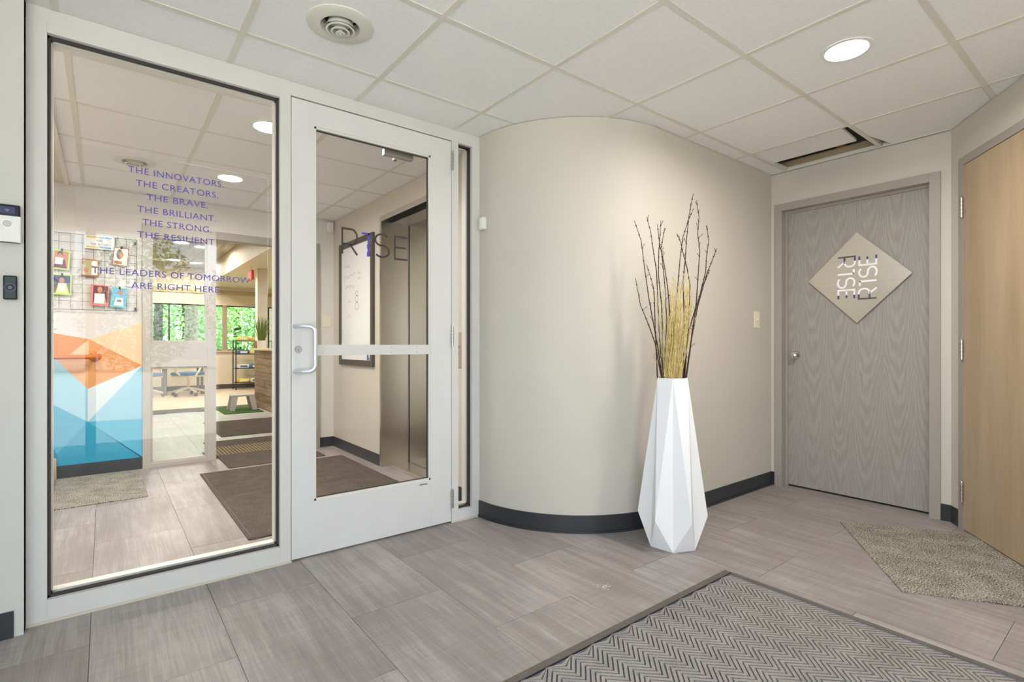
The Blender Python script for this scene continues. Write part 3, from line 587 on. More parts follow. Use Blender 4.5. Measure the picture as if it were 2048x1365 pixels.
mb = MB(); per, pit, rw_ = .108, .0225, .0150; hw = per / 2; z0, z1 = .0055, .0118; y = MY0 - .1
while y < MY1 + .1:
    x = MX0 + .012
    k = 0
    while x + hw <= MX1 - .014:
        ya_, yb_ = (y, y - hw) if k % 2 == 0 else (y - hw, y)
        e = .0012
        q = [(x, ya_), (x + hw, yb_), (x + hw, yb_ + rw_), (x, ya_ + rw_)]
        if min(p[1] for p in q) > MY0 + .01 and max(p[1] for p in q) < MY1 - .010:
            mb.poly([(px_, py_, z0) for px_, py_ in q], (0, 0, z1 - z0))
        else:   # clip the rib at the mat's edge
            c_ = [(px_, min(max(py_, MY0 + .01), MY1 - .010)) for px_, py_ in q]
            if max(p[1] for p in c_) - min(p[1] for p in c_) > .010 and (y < MY1 + .06): mb.poly([(px_, py_, z0) for px_, py_ in c_], (0, 0, z1 - z0))
        x += hw; k += 1
    y += pit
rb = mb.build('chevron_ribs', 'mat_rib', mt); rb['kind'] = 'stuff'
slab_mat('door_mat', 'small speckled grey mat lying before the maple door', 'mat_speckle', [(3.528, 1.255), (2.748, .735), (3.12, .178), (3.89, .715)])
# wall devices
def plate_y(name, label, cat, x, z, y, w_, h_, mat='cream_plastic', toggle=True):
    t_ = thing(name, label, cat, (x, y, z - h_ / 2)); B(x - w_ / 2, x + w_ / 2, y - .006, y, z - h_ / 2, z + h_ / 2).build('cover_plate', mat, t_, bevel=.0015)
    if toggle: B(x - .005, x + .005, y - .014, y - .006, z - .004, z + .012).build('toggle', mat, t_); B(x - .008, x + .008, y - .0068, y - .006, z - .016, z + .016).build('toggle_slot', 'tee', t_)
    return t_
plate_y('light_switch', 'cream light switch on the wall beside the grey oak door', 'switch', 3.845, 1.272, YW, .075, .12)
ms = thing('motion_sensor', 'small white sensor box at the seam of curved wall and storefront', 'sensor', (1.866, 2.655, 1.80))
B(1.842, 1.873, 2.635, 2.682, 1.803, 1.878).build('housing', 'white_plastic', ms, bevel=.008); B(1.840, 1.8425, 2.645, 2.672, 1.815, 1.84).build('sensor_lens', 'cream_plastic', ms)
db = thing('video_doorbell', 'silver and black video doorbell on the pale wall stub', 'doorbell', (-.272, 2.66, 1.462))
B(-.303, -.243, 2.634, 2.66, 1.462, 1.600).build('housing', 'black_gloss', db, bevel=.004); B(-.304, -.241, 2.630, 2.655, 1.462, 1.558).build('face_plate', 'white_plastic', db, bevel=.003)
MB().lathe([(.0001, 0), (.013, 0), (.013, .006)], (-.277, 2.6285, 1.528), 'y', 28).build('push_button', 'grey_plastic', db, True); MB().lathe([(.0162, .001), (.0162, -.0012), (.0132, -.0012), (.0132, .001)], (-.277, 2.630, 1.528), 'y', 28).build('button_ring', 'satin_metal', db, True)
MB().lathe([(.0001, -.004), (.006, -.003), (.009, .002)], (-.277, 2.633, 1.579), 'y', 20).build('camera_lens', 'lens_glass', db, True); B(-.297, -.257, 2.6335, 2.6345, 1.567, 1.591).build('lens_window', 'navy', db, bevel=.0)
b2 = thing('call_button', 'slim black call button with a ring on the pale wall stub', 'doorbell', (-.270, 2.66, 1.252))
B(-.2895, -.2515, 2.641, 2.66, 1.252, 1.340).build('housing', 'black_gloss', b2, bevel=.004); MB().lathe([(.0158, .001), (.0158, -.0018), (.0138, -.0018), (.0138, .001)], (-.2705, 2.641, 1.296), 'y', 28).build('button_ring', 'blue_ring', b2, True)
bt = MB().lathe([(.0001, -.001), (.0136, -.001), (.0136, .001)], (-.2705, 2.641, 1.296), 'y', 28).build('push_button', 'black_matte', b2, True)
v_, q_ = stroke([(-.0035, -.003), (-.0035, .001), (0, .004), (.0035, .001), (.0035, -.003), (-.0035, -.003)], .0009); mb = MB(); mb.v = [(-.2705 + p.x, 2.6394, 1.296 + p.y) for p in v_]; mb.f = q_; mb.build('bell_icon', 'white_plastic', bt)
struct(B(-1.2, -.262, 2.652, 2.66, 0, .098).build('baseboard_left', 'rubber_base'), 'black rubber base under the doorbells', 'baseboard')

# =================================================================== CORRIDOR BEHIND THE STOREFRONT
# mural facets painted on the wall
MP = {k: on_y(u, v, Y2) for k, (u, v) in dict(A=(95.4, 665), B=(177.8, 678.5), C=(285, 646), D=(141.5, 708.3), E=(175.4, 778.5), F=(285, 731.5), G=(175.4, 844), H=(95, 804.6), I=(285, 838.2), J=(113.8, 909), K=(285, 917), L=(95, 878.5), M=(95.4, 714), N=(112, 720), O=(177.0, 711), Q=(285, 917)).items()}
LX = -1.25
def mp(k): return (MP[k].x, MP[k].z)
def ext(k, dz=0): return (LX, MP[k].z + dz)
FACETS = [('dorange', [ext('A', .08), mp('A'), mp('B'), mp('D'), mp('M'), ext('M', .10)]), ('peach', [mp('B'), mp('O'), mp('D')]), ('orange2', [mp('D'), mp('O'), mp('E'), mp('N')]), ('dorange2', [mp('M'), mp('D'), mp('N')]), ('orange', [mp('B'), mp('F'), mp('E'), mp('O')]), ('lpeach', [mp('B'), mp('C'), mp('F')]),
          ('pblue', [mp('M'), mp('N'), mp('E'), mp('G'), mp('H')]), ('white', [mp('E'), mp('F'), mp('G')]), ('lblue', [mp('F'), mp('I'), mp('G')]), ('mblue', [mp('G'), mp('I'), mp('K')]), ('teal', [mp('G'), mp('K'), (SX0, .102), (MP['J'].x, .102), mp('J')]), ('mblue2', [mp('H'), mp('G'), mp('J'), mp('L')]),
          ('dteal', [mp('L'), mp('J'), (MP['J'].x, .102), (MP['L'].x, .102)]), ('lblue', [ext('M', .10), mp('M'), mp('H'), mp('L'), (MP['L'].x, .102), (LX, .102)])]
for k, pts in FACETS:
    pts = [(min(x, SX0 - .001), z) for x, z in pts]
    MB().poly([(x, Y2 - .0012, z) for x, z in pts], (0, .0012, 0)).build('mural_facet', 'mural_' + k, wall_mural)
# orange handrail
hr = thing('handrail', 'round orange handrail mounted on the triangle mural', 'handrail', (-.057, Y2, .984))
MB().lathe([(.0001, -.012), (.034, -.012), (.042, -.006), (.043, -.0013)], (-.057, Y2, .984), 'y', 28).build('wall_flange', 'orange_rail', hr, True)
MB().tube([(-.057, Y2 - .01, .984), (-.058, Y2 - .05, .984), (-.066, Y2 - .072, .984), (-.085, Y2 - .08, .984), (-.20, Y2 - .08, .984), (-.345, Y2 - .08, .984), (-.38, Y2 - .08, .99), (-.42, Y2 - .08, 1.02), (-1.15, Y2 - .08, 1.50)], .018, 12).build('rail_tube', 'orange_rail', hr, True)
# stair beginning at the mural wall
st = thing('stair', 'grey tread stair with pale wooden stringer rising beside the mural', 'stair', (-.33, 4.58, 0))
for k in range(4):
    a = -.335 - .18 * k
    B(a - .20, a + .015, 4.58, 5.50, .155 + .16 * k - .03, .16 + .16 * k).build('tread', 'stair_tread', st, bevel=.004); B(a - .012, a, 4.58, 5.50, .16 * k, .13 + .16 * k).build('riser', 'stair_tread', st)
MB().poly([(-.298, 5.50, 0), (-.298, 5.50, .165), (-.35, 5.50, .20), (-1.24, 5.50, .99), (-1.24, 5.50, .0)], (0, .055, 0)).build('stringer', 'stair_wood', st)
# wire grid panel with clipped pictures
gp = thing('wire_grid_panel', 'black wire grid panel hung on the wall above the mural', 'display grid', (-.70, Y2, 1.373))
gx0_, gx1_, gz0_, gz1_, gy = -.72, .226, 1.373, 1.990, Y2 - .022
nx, nz = 13, 9
for i in range(nx + 1):
    x = gx0_ + (gx1_ - gx0_) * i / nx; MB().tube([(x, gy, gz0_), (x, gy, gz1_)], .0022 if i in (0, nx) else .0013, 6).build('wire', 'wire_black', gp)
for j in range(nz + 1):
    z = gz0_ + (gz1_ - gz0_) * j / nz; MB().tube([(gx0_, gy - .002, z), (gx1_, gy - .002, z)], .0022 if j in (0, nz) else .0013, 6).build('wire', 'wire_black', gp)
for x, z in ((gx1_ - .012, gz1_ - .03), (gx0_ + .012, gz1_ - .03), (gx1_ - .012, gz0_ + .02)): B(x - .006, x + .006, gy, Y2 - .002, z - .012, z + .012).build('wall_clip', 'wire_black', gp)
def picture(label, border, u0, v0, u1, v1, tilt, bits, group=None, clip=True):
    a, b = on_y(u0, v1, gy - .006), on_y(u1, v0, gy - .006); w_, h_ = b.x - a.x, b.z - a.z; c_ = Vector(((a.x + b.x) / 2, gy - .006, (a.z + b.z) / 2))
    t_ = thing('clipped_photo', label, 'photo', c_, 0, 'photo cards on the wire grid'); t_.rotation_euler = (0, R(tilt), 0)
    B(-w_ / 2, w_ / 2, -.001, .001, -h_ / 2, h_ / 2).build('card', border, t_, local=True)
    e = .09
    for k, (m, x0, z0, x1, z1, kind) in enumerate(bits):
        X0, X1, Z0, Z1 = -w_ / 2 + x0 * w_, -w_ / 2 + x1 * w_, -h_ / 2 + z0 * h_, -h_ / 2 + z1 * h_; yy = -.0013 - .0002 * k
        if kind == 'o': pts = [((X0 + X1) / 2 + (X1 - X0) / 2 * math.cos(q), (Z0 + Z1) / 2 + (Z1 - Z0) / 2 * math.sin(q)) for q in [2 * math.pi * i / 14 for i in range(14)]]
        elif kind == 't': pts = [(X0, Z0), (X1, Z0), (X1 - (X1 - X0) * .2, Z1), (X0 + (X1 - X0) * .2, Z1)]
        else: pts = [(X0, Z0), (X1, Z0), (X1, Z1), (X0, Z1)]
        MB().poly([(x, yy, z) for x, z in pts], (0, .0002, 0)).build('print_area', m, t_, local=True)
    if clip: B(-.006, .006, -.007, .004, h_ / 2 - .012, h_ / 2 + .008).build('binder_clip', 'black_matte', t_, local=True)
    return t_
picture('lime bordered photo of a figure in front of bricks on the wire grid', 'card_green', 104, 501, 140, 538, 4, [('shirt_orange', .10, .07, .90, .92, 'b'), ('shirt_plum', .12, .07, .86, .5, 't'), ('hair_print', .28, .62, .58, .92, 'o'), ('skin_print', .31, .55, .55, .82, 'o'), ('paper', .18, .25, .60, .60, 'b')])
picture('lime bordered photo of a figure in a yellow shirt on the wire grid', 'card_green', 104, 550, 143, 589, 1, [('navy', .07, .07, .93, .94, 'b'), ('shade_grey', .07, .07, .93, .6, 'b'), ('shirt_yellow', .18, .07, .88, .56, 't'), ('hair_print', .34, .62, .66, .95, 'o'), ('skin_print', .36, .55, .64, .84, 'o'), ('paper', .34, .18, .66, .55, 'b')])
picture('brown bordered photo with a leafy pattern on the wire grid', 'card_brown', 163, 520, 198, 552, 2, [('olive_trim', .07, .07, .93, .93, 'b'), ('paper', .55, .60, .92, .92, 'o'), ('skin_print', .15, .2, .4, .5, 'o'), ('paper', .58, .1, .92, .5, 'b')], None, False)
picture('small photo of a pale blurred figure pinned near the grid corner', 'card_brown', 226, 497, 257, 531, 4, [('paper', .06, .05, .94, .95, 'b'), ('shade_grey', .2, .35, .6, .9, 'o'), ('shirt_orange', .35, .4, .65, .8, 'o'), ('skin_print', .1, .08, .6, .25, 'b')])
picture('pink bordered photo of a figure holding a blank sheet on the wire grid', 'card_pink', 181, 571, 217, 611, 2, [('shirt_plum', .14, .07, .95, .95, 'b'), ('skin_print', .36, .6, .66, .92, 'o'), ('shirt_orange', .16, .08, .94, .5, 't'), ('paper', .22, .10, .78, .58, 'b')], None, False)
picture('teal bordered photo of a figure holding a white card on the wire grid', 'card_teal', 222, 577, 253, 615, 4, [('sign_blue', .1, .08, .92, .95, 'b'), ('skin_print', .42, .62, .72, .9, 'o'), ('paper', .2, .1, .85, .5, 't'), ('paper', .3, .2, .78, .5, 'b'), ('shade_grey', .38, .28, .68, .4, 'b')])
a, b = on_y(169, 496, gy - .006), on_y(229, 475, gy - .006); w_, h_ = b.x - a.x, b.z - a.z
sb = thing('paper_sign', 'white paper sign with yellow and blue bars on top of the wire grid', 'sign', (a.x, gy - .006, a.z))
B(0, w_, -.0005, .0005, 0, h_).build('sheet', 'paper', sb, local=True)
for x0_, x1_, z0_, z1_, m in ((.07, .5, .8, .93, 'sign_yellow'), (.5, .9, .8, .93, 'sign_blue'), (.07, .5, .07, .18, 'sign_yellow'), (.5, .9, .07, .18, 'sign_blue')): B(x0_ * w_, x1_ * w_, -.0009, -.0005, z0_ * h_, z1_ * h_).build('colour_bar', m, sb, local=True)
text('RISE', 'lettering', 'ink', sb, lambda x, y: (a.x + w_ * .40 + x, gy - .0072, a.z + h_ * .54 + y), w_ * .2, h_ * .18); text('Super Achievers', 'lettering', 'ink', sb, lambda x, y: (a.x + w_ * .2 + x, gy - .0072, a.z + h_ * .30 + y), w_ * .62, h_ * .17)
plate_y('light_switch', 'white light switch below the wire grid panel', 'switch', -.335, 1.272, Y2, .075, .118, 'white_plastic')
plate_y('light_switch', 'wide pale switch plate on the wall beside the far doorway', 'switch', 1.865, 1.335, Y2, .085, .118, 'cream_plastic')
# corridor sensor in the far corner
ms2 = thing('motion_sensor', 'small white sensor high in the corridor corner beside the whiteboard', 'sensor', (1.89, 5.545, 2.29)); B(1.865, 1.925, Y2 - .05, Y2 - .001, 2.285, 2.380).build('housing', 'white_plastic', ms2, bevel=.008); B(1.877, 1.913, Y2 - .053, Y2 - .049, 2.30, 2.33).build('sensor_lens', 'cream_plastic', ms2)
# corridor mats
slab_mat('floor_mat', 'speckled brown mat in front of the triangle mural', 'mat_speckle', [(-.30, 4.52), (.25, 4.52), (.25, 5.53), (-.30, 5.53)])
cm = slab_mat('floor_mat', 'long brown woven mat down the middle of the corridor', 'mat_brown', [(.63, 3.16), (1.83, 3.16), (1.83, 5.02), (.63, 5.02)])
B(.645, .652, 3.18, 5.0, .006, .0085).build('edge_groove', 'dark_frame', cm); B(.645, 1.81, 3.178, 3.185, .006, .0085).build('edge_groove', 'dark_frame', cm); B(.652, 1.81, 4.10, 4.106, .006, .0082).build('edge_groove', 'dark_frame', cm)
dm = slab_mat('floor_mat', 'brown mat with a tan ribbed band lying through the far doorway', 'mat_brown', [(.86, 5.10), (1.70, 5.10), (1.70, 6.60), (.86, 6.60)])
rb = MB(); x = .87
for i in range(26):
    x = .87 + i * .0315; rb.poly([(x, 5.72, .0065), (x + .018, 5.72, .0065), (x + .018 + .0, 6.20, .0065), (x, 6.20, .0065)], (0, 0, .003))
o = rb.build('tan_ribs', 'mat_tan', dm); o['kind'] = 'stuff'
# whiteboard on the elevator wall (faces -x)
wbd = thing('whiteboard', 'dark framed whiteboard with faint scribbles on the elevator wall', 'whiteboard', (XE, 4.91, .88)); by0, by1, bz0, bz1, fw = 4.487, 5.345, .882, 2.110, .055
B(XE - .014, XE, by0 + .01, by1 - .01, bz0 + .01, bz1 - .01).build('board', 'whiteboard', wbd)
for a in ((by0, by0 + fw, bz0, bz1), (by1 - fw, by1, bz0, bz1), (by0 + fw, by1 - fw, bz0, bz0 + fw), (by0 + fw, by1 - fw, bz1 - fw, bz1)): B(XE - .024, XE, *a).build('frame_rail', 'dark_frame', wbd, bevel=.002)
rr = random.Random(11)
for y_, z_, L_, m in ((5.22, 1.87, .16, 'marker'), (5.22, 1.77, .30, 'marker'), (5.20, 1.66, .26, 'marker'), (5.10, 1.52, .05, 'marker'), (5.15, 1.36, .05, 'marker_pink'), (5.08, 1.36, .04, 'marker_pink'), (4.86, 1.78, .08, 'marker'), (4.86, 1.72, .07, 'marker')):
    n = max(8, int(L_ / .012)); pts = [(-L_ * i / n, rr.uniform(-.02, .02)) for i in range(n + 1)]; v_, q_ = stroke(pts, .0035); mb = MB(); mb.v = [(XE - .0146, y_ + p.x, z_ + p.y) for p in v_]; mb.f = q_; mb.build('scribble', m, wbd)
for cy_, cz_, ra in ((4.88, 1.58, .028), (4.88, 1.53, .035), (4.88, 1.46, .042)):
    v_, q_ = stroke([(cy_ + ra * math.cos(R(a)), cz_ + ra * .9 * math.sin(R(a))) for a in range(0, 361, 24)], .004); mb = MB(); mb.v = [(XE - .0146, p.x, p.y) for p in v_]; mb.f = q_; mb.build('scribble', 'marker_dark', wbd)
for k, m in enumerate(('pack_blue', 'pack_blue', 'pack_white')): MB().tube([(XE - .022, 4.60 - .02 * k, .94 + .012 * k), (XE - .022, 4.60 - .02 * k, 1.06)], .008, 8).build('marker_pen', m, wbd, True)
for k in range(2): B(XE - .03, XE - .014, 4.55, 4.60, 1.90 + .07 * k, 1.94 + .07 * k).build('magnet_note', 'pack_blue' if k else 'purple_vinyl', wbd)
# elevator
el = thing('elevator', 'elevator entrance with stainless steel jamb and sliding doors', 'elevator', (XE, EY1, 0)); ED = 2.205
B(XE - .006, ED + .03, EY1 - .004, EY1 + .03, 0, EZ).build('jamb', 'stainless', el); B(XE - .006, ED + .03, EY0 - .03, EY0 + .004, 0, EZ).build('jamb', 'stainless', el)
B(XE - .006, ED + .03, EY0 - .03, EY1 + .03, EZ, EZ + .045).build('head', 'hollow_metal', el); B(ED, ED + .03, EY1 - .57, EY1 - .016, .008, EZ).build('sliding_door', 'stainless_dark', el); B(ED + .012, ED + .04, EY0 + .004, EY1 - .572, .008, EZ).build('sliding_door', 'stainless_dark', el)
B(ED - .002, ED + .002, EY1 - .016, EY1 - .004, .008, EZ).build('door_gap', 'black_matte', el)
B(XE + .1, ED + .03, EY0, EY1, -.002, .006).build('sill_plate', 'stainless', el)
cp = thing('call_plate', 'steel elevator call plate with a key switch beside the sidelight', 'switch plate', (XE, 3.07, .928)); B(XE - .008, XE, 3.02, 3.12, .928, 1.172).build('plate', 'stainless', cp, bevel=.001)
for z_, r_ in ((1.075, .016), (1.035, .012)): MB().lathe([(r_, .0), (r_, -.01), (.0001, -.012)], (XE - .008, 3.07, z_), 'x', 20).build('push_button', 'satin_metal', cp, True)

# =================================================================== LOBBY
YF = 14.4
lf = struct(B(-3.1, 6.1, 5.62, YF + .1, -.12, -.004).build('floor_lobby', 'floor_base'), 'lobby floor beyond the doorway, tile colour lightened for daylight gloss', 'floor')
lt = B(gap, tw - gap, gap, tl - gap, -.004, 0).mesh('floor_tile', 'lobby_tile_daylit')
for k in range(-2, 9):
    for j in range(7):
        y0 = 5.625 + j * tl + (0 if k % 2 else -tl / 2)
        if y0 < 5.6: continue
        if y0 + tl > 10.4: continue
        o = bpy.data.objects.new('floor_tile', lt); COL.objects.link(o); o.parent = lf; o.location = (-.04 + k * tw, y0, 0)
B(-3.1, 6.1, 10.36, YF + .05, -.004, .0005).build('cream_tile_field', 'cream_floor', lf)
struct(B(-3.2, -3.1, Y2 + .12, YF, 0, 2.95).build('wall_lobby_left', 'lobby_paint'), 'cream side wall of the lobby', 'wall'); struct(B(6.1, 6.2, Y2 + .12, YF, 0, 2.95).build('wall_lobby_right', 'lobby_paint'), 'cream wall behind the reception side of the lobby', 'wall')
nb = MB(); nb.box(-3.2, -1.35, Y2, Y2 + .12, 0, 2.95); nb.box(XE + .02, 6.2, Y2, Y2 + .12, 0, 2.95); nb.box(-1.35, XE + .02, Y2 + .122, Y2 + .20, 2.42, 2.95); struct(nb.build('wall_lobby_near', 'lobby_paint'), 'cream lobby wall beside the doorway', 'wall')
WZ0, WZ1 = .935, 2.045
fb = MB(); fb.box(-3.2, 6.2, YF, YF + .15, 0, WZ0); fb.box(-3.2, 6.2, YF, YF + .15, WZ1, 2.95); fb.box(-3.2, -2.0, YF, YF + .15, WZ0, WZ1); fb.box(5.4, 6.2, YF, YF + .15, WZ0, WZ1)
struct(fb.build('wall_lobby_far', 'lobby_paint'), 'cream lobby wall with a long strip window', 'wall'); struct(B(-3.1, 6.1, YF - .012, YF, 0, .11).build('baseboard_lobby', 'dark_frame'), 'brown base under the lobby strip window', 'baseboard')
struct(B(-3.1, 6.1, YF - .03, YF, 2.31, 2.41).build('trim_3', 'olive_trim'), 'olive band above the lobby strip window', 'trim'); struct(B(-2.0, 5.4, YF - .04, YF, WZ0 - .03, WZ0 + .005).build('trim_4', 'sill_trim'), 'pale sill under the lobby strip window', 'trim')
MULL = [-2.0, -.9, .2, 1.2, 2.345, 3.35, 4.4, 5.4]
for i in range(len(MULL) - 1):
    wn = thing('window_%d' % (3 + i), 'wide pane of the lobby strip window looking onto trees', 'window', (MULL[i], YF + .05, WZ0), 0, 'panes of the lobby strip window'); wn['kind'] = 'structure'
    dark = 'dark_frame'
    B(MULL[i] + .02, MULL[i + 1] - .02, YF + .07, YF + .076, WZ0 + .02, WZ1 - .02).build('glass_pane', 'glass_clear', wn)
    B(MULL[i], MULL[i + 1], YF + .05, YF + .10, WZ0, WZ0 + .025).build('frame_bar', dark, wn); B(MULL[i], MULL[i + 1], YF + .05, YF + .10, WZ1 - .025, WZ1).build('frame_bar', dark, wn)
    pw = .05 if abs(MULL[i] - 2.345) < .01 else .018
    B(MULL[i] - pw, MULL[i] + pw, YF + (.0 if pw > .03 else .05), YF + .11, WZ0, WZ1).build('frame_post', 'post_tan' if pw > .03 else dark, wn)
# plank ceiling, bulkhead, lower ceiling
lc = struct(B(-3.1, 1.92, Y2 + .12, YF, 2.91, 2.96).build('ceiling_lobby', 'dark_plenum'), 'brown wood plank ceiling over the lobby', 'ceiling')
n = 24
for i in range(n):
    x = -3.1 + i * (5.02 / n); B(x + .003, x + 5.02 / n - .003, Y2 + .21, YF - .002, 2.895, 2.91).build('ceiling_plank', 'ceiling_plank', lc)
struct(B(1.92, 6.1, Y2 + .21, YF - .002, 2.50, 2.96).build('ceiling_soffit', 'lobby_paint'), 'cream dropped soffit beside the plank ceiling', 'ceiling')
struct(B(2.245, 2.42, 10.5, 10.675, 0, 2.50).build('wall_column', 'column_paint'), 'cream square column behind the reception desk', 'column')
for (x, y), lb in zip(((1.08, 10.8), (1.42, 11.05), (1.17, 13.1), (1.60, 13.3), (-.6, 8.0), (.6, 8.0)), ('nearer the sidelight', 'nearer the soffit', 'nearer the strip window', 'beside the soffit near the strip window', 'on the window-less side', 'over the lobby mats')):
    downlight(x, y, 2.884, 'round recessed light in the plank ceiling ' + lb, 'plank ceiling lights', .11, 'lamp_lens_lobby')
downlight(3.4, 9.0, 2.489, 'round recessed light in the soffit over the reception desk', None, .11, 'lamp_lens_lobby')
cr_ = MB().lathe([(.16, .001), (.16, -.008), (.12, -.012), (.115, -.004), (.06, -.006), (.055, .001)], (.93, 13.3, 2.894), n=28); tag(cr_.build('ceiling_ventilator', 'cream_plastic', None, True), 'round pale speaker ring in the plank ceiling', 'ventilator')  # ring-shaped air vent in the plank ceiling
ex = thing('exit_sign', 'small red exit sign hanging under the cream soffit', 'sign', (2.12, 10.3, 2.26)); B(2.075, 2.115, 10.16, 10.46, 2.25, 2.42).build('housing', 'exit_red', ex, bevel=.006); B(2.072, 2.075, 10.19, 10.43, 2.27, 2.40).build('sign_face', 'exit_glow', ex); B(2.09, 2.10, 10.30, 10.31, 2.42, 2.50).build('stem', 'white_plastic', ex)
# reception desk with plank front
dk = thing('reception_desk', 'reception desk clad in rough brown planks with a pale top', 'desk', (2.09, 7.7, 0)); DX, DY0, DY1 = 2.09, 7.6, 10.02
B(DX + .02, DX + .62, DY0 + .02, DY1 - .02, 0, .985).build('carcass', 'sill_trim', dk)
for r_ in range(8):
    z0 = .004 + r_ * .1225; cut = DY0 + (.5, 1.3, .9, 1.7)[r_ % 4]
    for a_, b_ in ((DY0, cut), (cut, DY1)): B(DX + rr.uniform(0, .006), DX + .02, a_ + .002, b_ - .002, z0 + .004, z0 + .1185).build('plank', 'plank_wood', dk)
    B(DX + .02, DX + .62, DY1 - .02, DY1, z0 + .002, z0 + .1205).build('plank', 'plank_wood', dk)
B(DX - .07, DX + .68, DY0 - .05, DY1 + .05, .987, 1.018).build('desk_top', 'sill_trim', dk, bevel=.004)
pp = thing('potted_grass', 'small white pot of green grass on the reception desk', 'plant', (2.16, 9.78, 1.0185)); MB().lathe([(.0001, 0), (.07, 0), (.082, .135), (.076, .135), (.07, .12), (.0001, .12)], (2.16, 9.78, 1.0185), n=28).build('pot', 'pot_white', pp, True)
mb = MB()
for i in range(110):
    an, r_ = rr.uniform(0, 6.28), rr.uniform(0, .05); b_ = Vector((2.16 + r_ * math.cos(an), 9.78 + r_ * math.sin(an), 1.138)); sp_ = rr.uniform(.02, .11); e = b_ + Vector((sp_ * math.cos(an), sp_ * math.sin(an), rr.uniform(.2, .44))); mb.tube([b_, b_.lerp(e, .6) + Vector((0, 0, .03)), e], [.004, .0035, .0008], 4, False)
o = mb.build('grass_blades', 'grass_blade', pp); o['kind'] = 'stuff'
tg = thing('wooden_plaque', 'small round wooden plaque leaning beside the potted grass on the desk', 'decoration', (2.10, 9.93, 1.0185)); MB().lathe([(.0001, -.008), (.060, -.008), (.066, 0), (.060, .008), (.0001, .008)], (2.115, 9.93, 1.086), 'y', 24).build('disc', 'stud', tg, True); MB().lathe([(.060, -.0085), (.064, -.010), (.068, 0), (.064, .010), (.060, .0085)], (2.115, 9.93, 1.086), 'y', 24).build('rim', 'plank_wood', tg, True)
# lobby mats, stool
slab_mat('floor_mat', 'wide brown mat before the reception desk in the lobby', 'mat_brown', [(1.08, 6.87), (2.05, 6.87), (2.05, 8.28), (1.08, 8.28)]); slab_mat('floor_mat', 'thin brown runner at the edge of the cream lobby floor', 'mat_brown', [(-.3, 9.75), (1.30, 9.75), (1.30, 10.25), (-.3, 10.25)])
slab_mat('floor_mat', 'green turf mat under the step stool', 'green_mat', [(1.47, 9.06), (2.03, 9.06), (2.03, 10.06), (1.47, 10.06)], .012)
sx, sy = 1.80, 9.52
so = thing('step_stool', 'pale grey plastic step stool on the green turf mat', 'stool', (sx, sy, .012))
B(sx - .17, sx + .17, sy - .13, sy + .13, .235, .262).build('seat', 'grey_plastic', so, bevel=.008)
for ax in (-1, 1):
    for ay in (-1, 1):
        q0 = [(sx + ax * .20, sy + ay * .16), (sx + ax * .13, sy + ay * .16), (sx + ax * .13, sy + ay * .12), (sx + ax * .20, sy + ay * .12)]; q1 = [(sx + ax * .165, sy + ay * .125), (sx + ax * .08, sy + ay * .125), (sx + ax * .08, sy + ay * .10), (sx + ax * .165, sy + ay * .10)]
        mb = MB(); mb.v = [(x, y, .012) for x, y in q0] + [(x, y, .24) for x, y in q1]; mb.f = [(0, 1, 2, 3), (4, 5, 6, 7)] + [(i, (i + 1) % 4, 4 + (i + 1) % 4, 4 + i) for i in range(4)]; mb.build('leg', 'grey_plastic', so)
# wire rack with packets
rk = thing('wire_rack', 'black wire rack standing under the lobby strip window', 'rack', (2.62, 13.95, 0)); kx0, kx1, ky0, ky1 = 2.47, 3.35, 13.75, 14.1
for x in (kx0, kx1):
    for y in (ky0, ky1): MB().tube([(x, y, 0), (x, y, 1.20)], .013, 8).build('post', 'wire_black', rk)
SZ = (.17, .51, .85, 1.17)
for z_ in SZ:
    mb = MB()
    for y in [ky0 + (ky1 - ky0) * i / 6 for i in range(7)]: mb.tube([(kx0, y, z_), (kx1, y, z_)], .006, 5)
    for x in (kx0, kx1): mb.tube([(x, ky0, z_), (x, ky1, z_)], .008, 5)
    mb.build('shelf', 'wire_black', rk)
names = ('bottom shelf', 'second shelf', 'third shelf', 'top shelf')
for zi, z_ in enumerate(SZ):
    for k in range(3 if zi < 3 else 2):
        m = ('pack_yellow', 'pack_white', 'pack_blue')[(k + zi) % 3] if zi < 3 else 'pack_yellow'; cname = {'pack_yellow': 'yellow', 'pack_white': 'white', 'pack_blue': 'blue'}[m]
        x = kx0 + .05 + k * .27; p = thing('soft_packet', '%s soft packet on the %s of the black wire rack' % (cname, names[zi]), 'packet', (x, ky0 + .02, z_ + .007), 0, 'packets on the wire rack')
        B(x, x + .25, ky0 + .02, ky0 + .30, z_ + .007, z_ + .10).build('pouch', m, p, bevel=.03); B(x + .05, x + .20, ky0 + .018, ky0 + .022, z_ + .03, z_ + .075).build('label_patch', 'pack_white' if m != 'pack_white' else 'pack_blue', p)
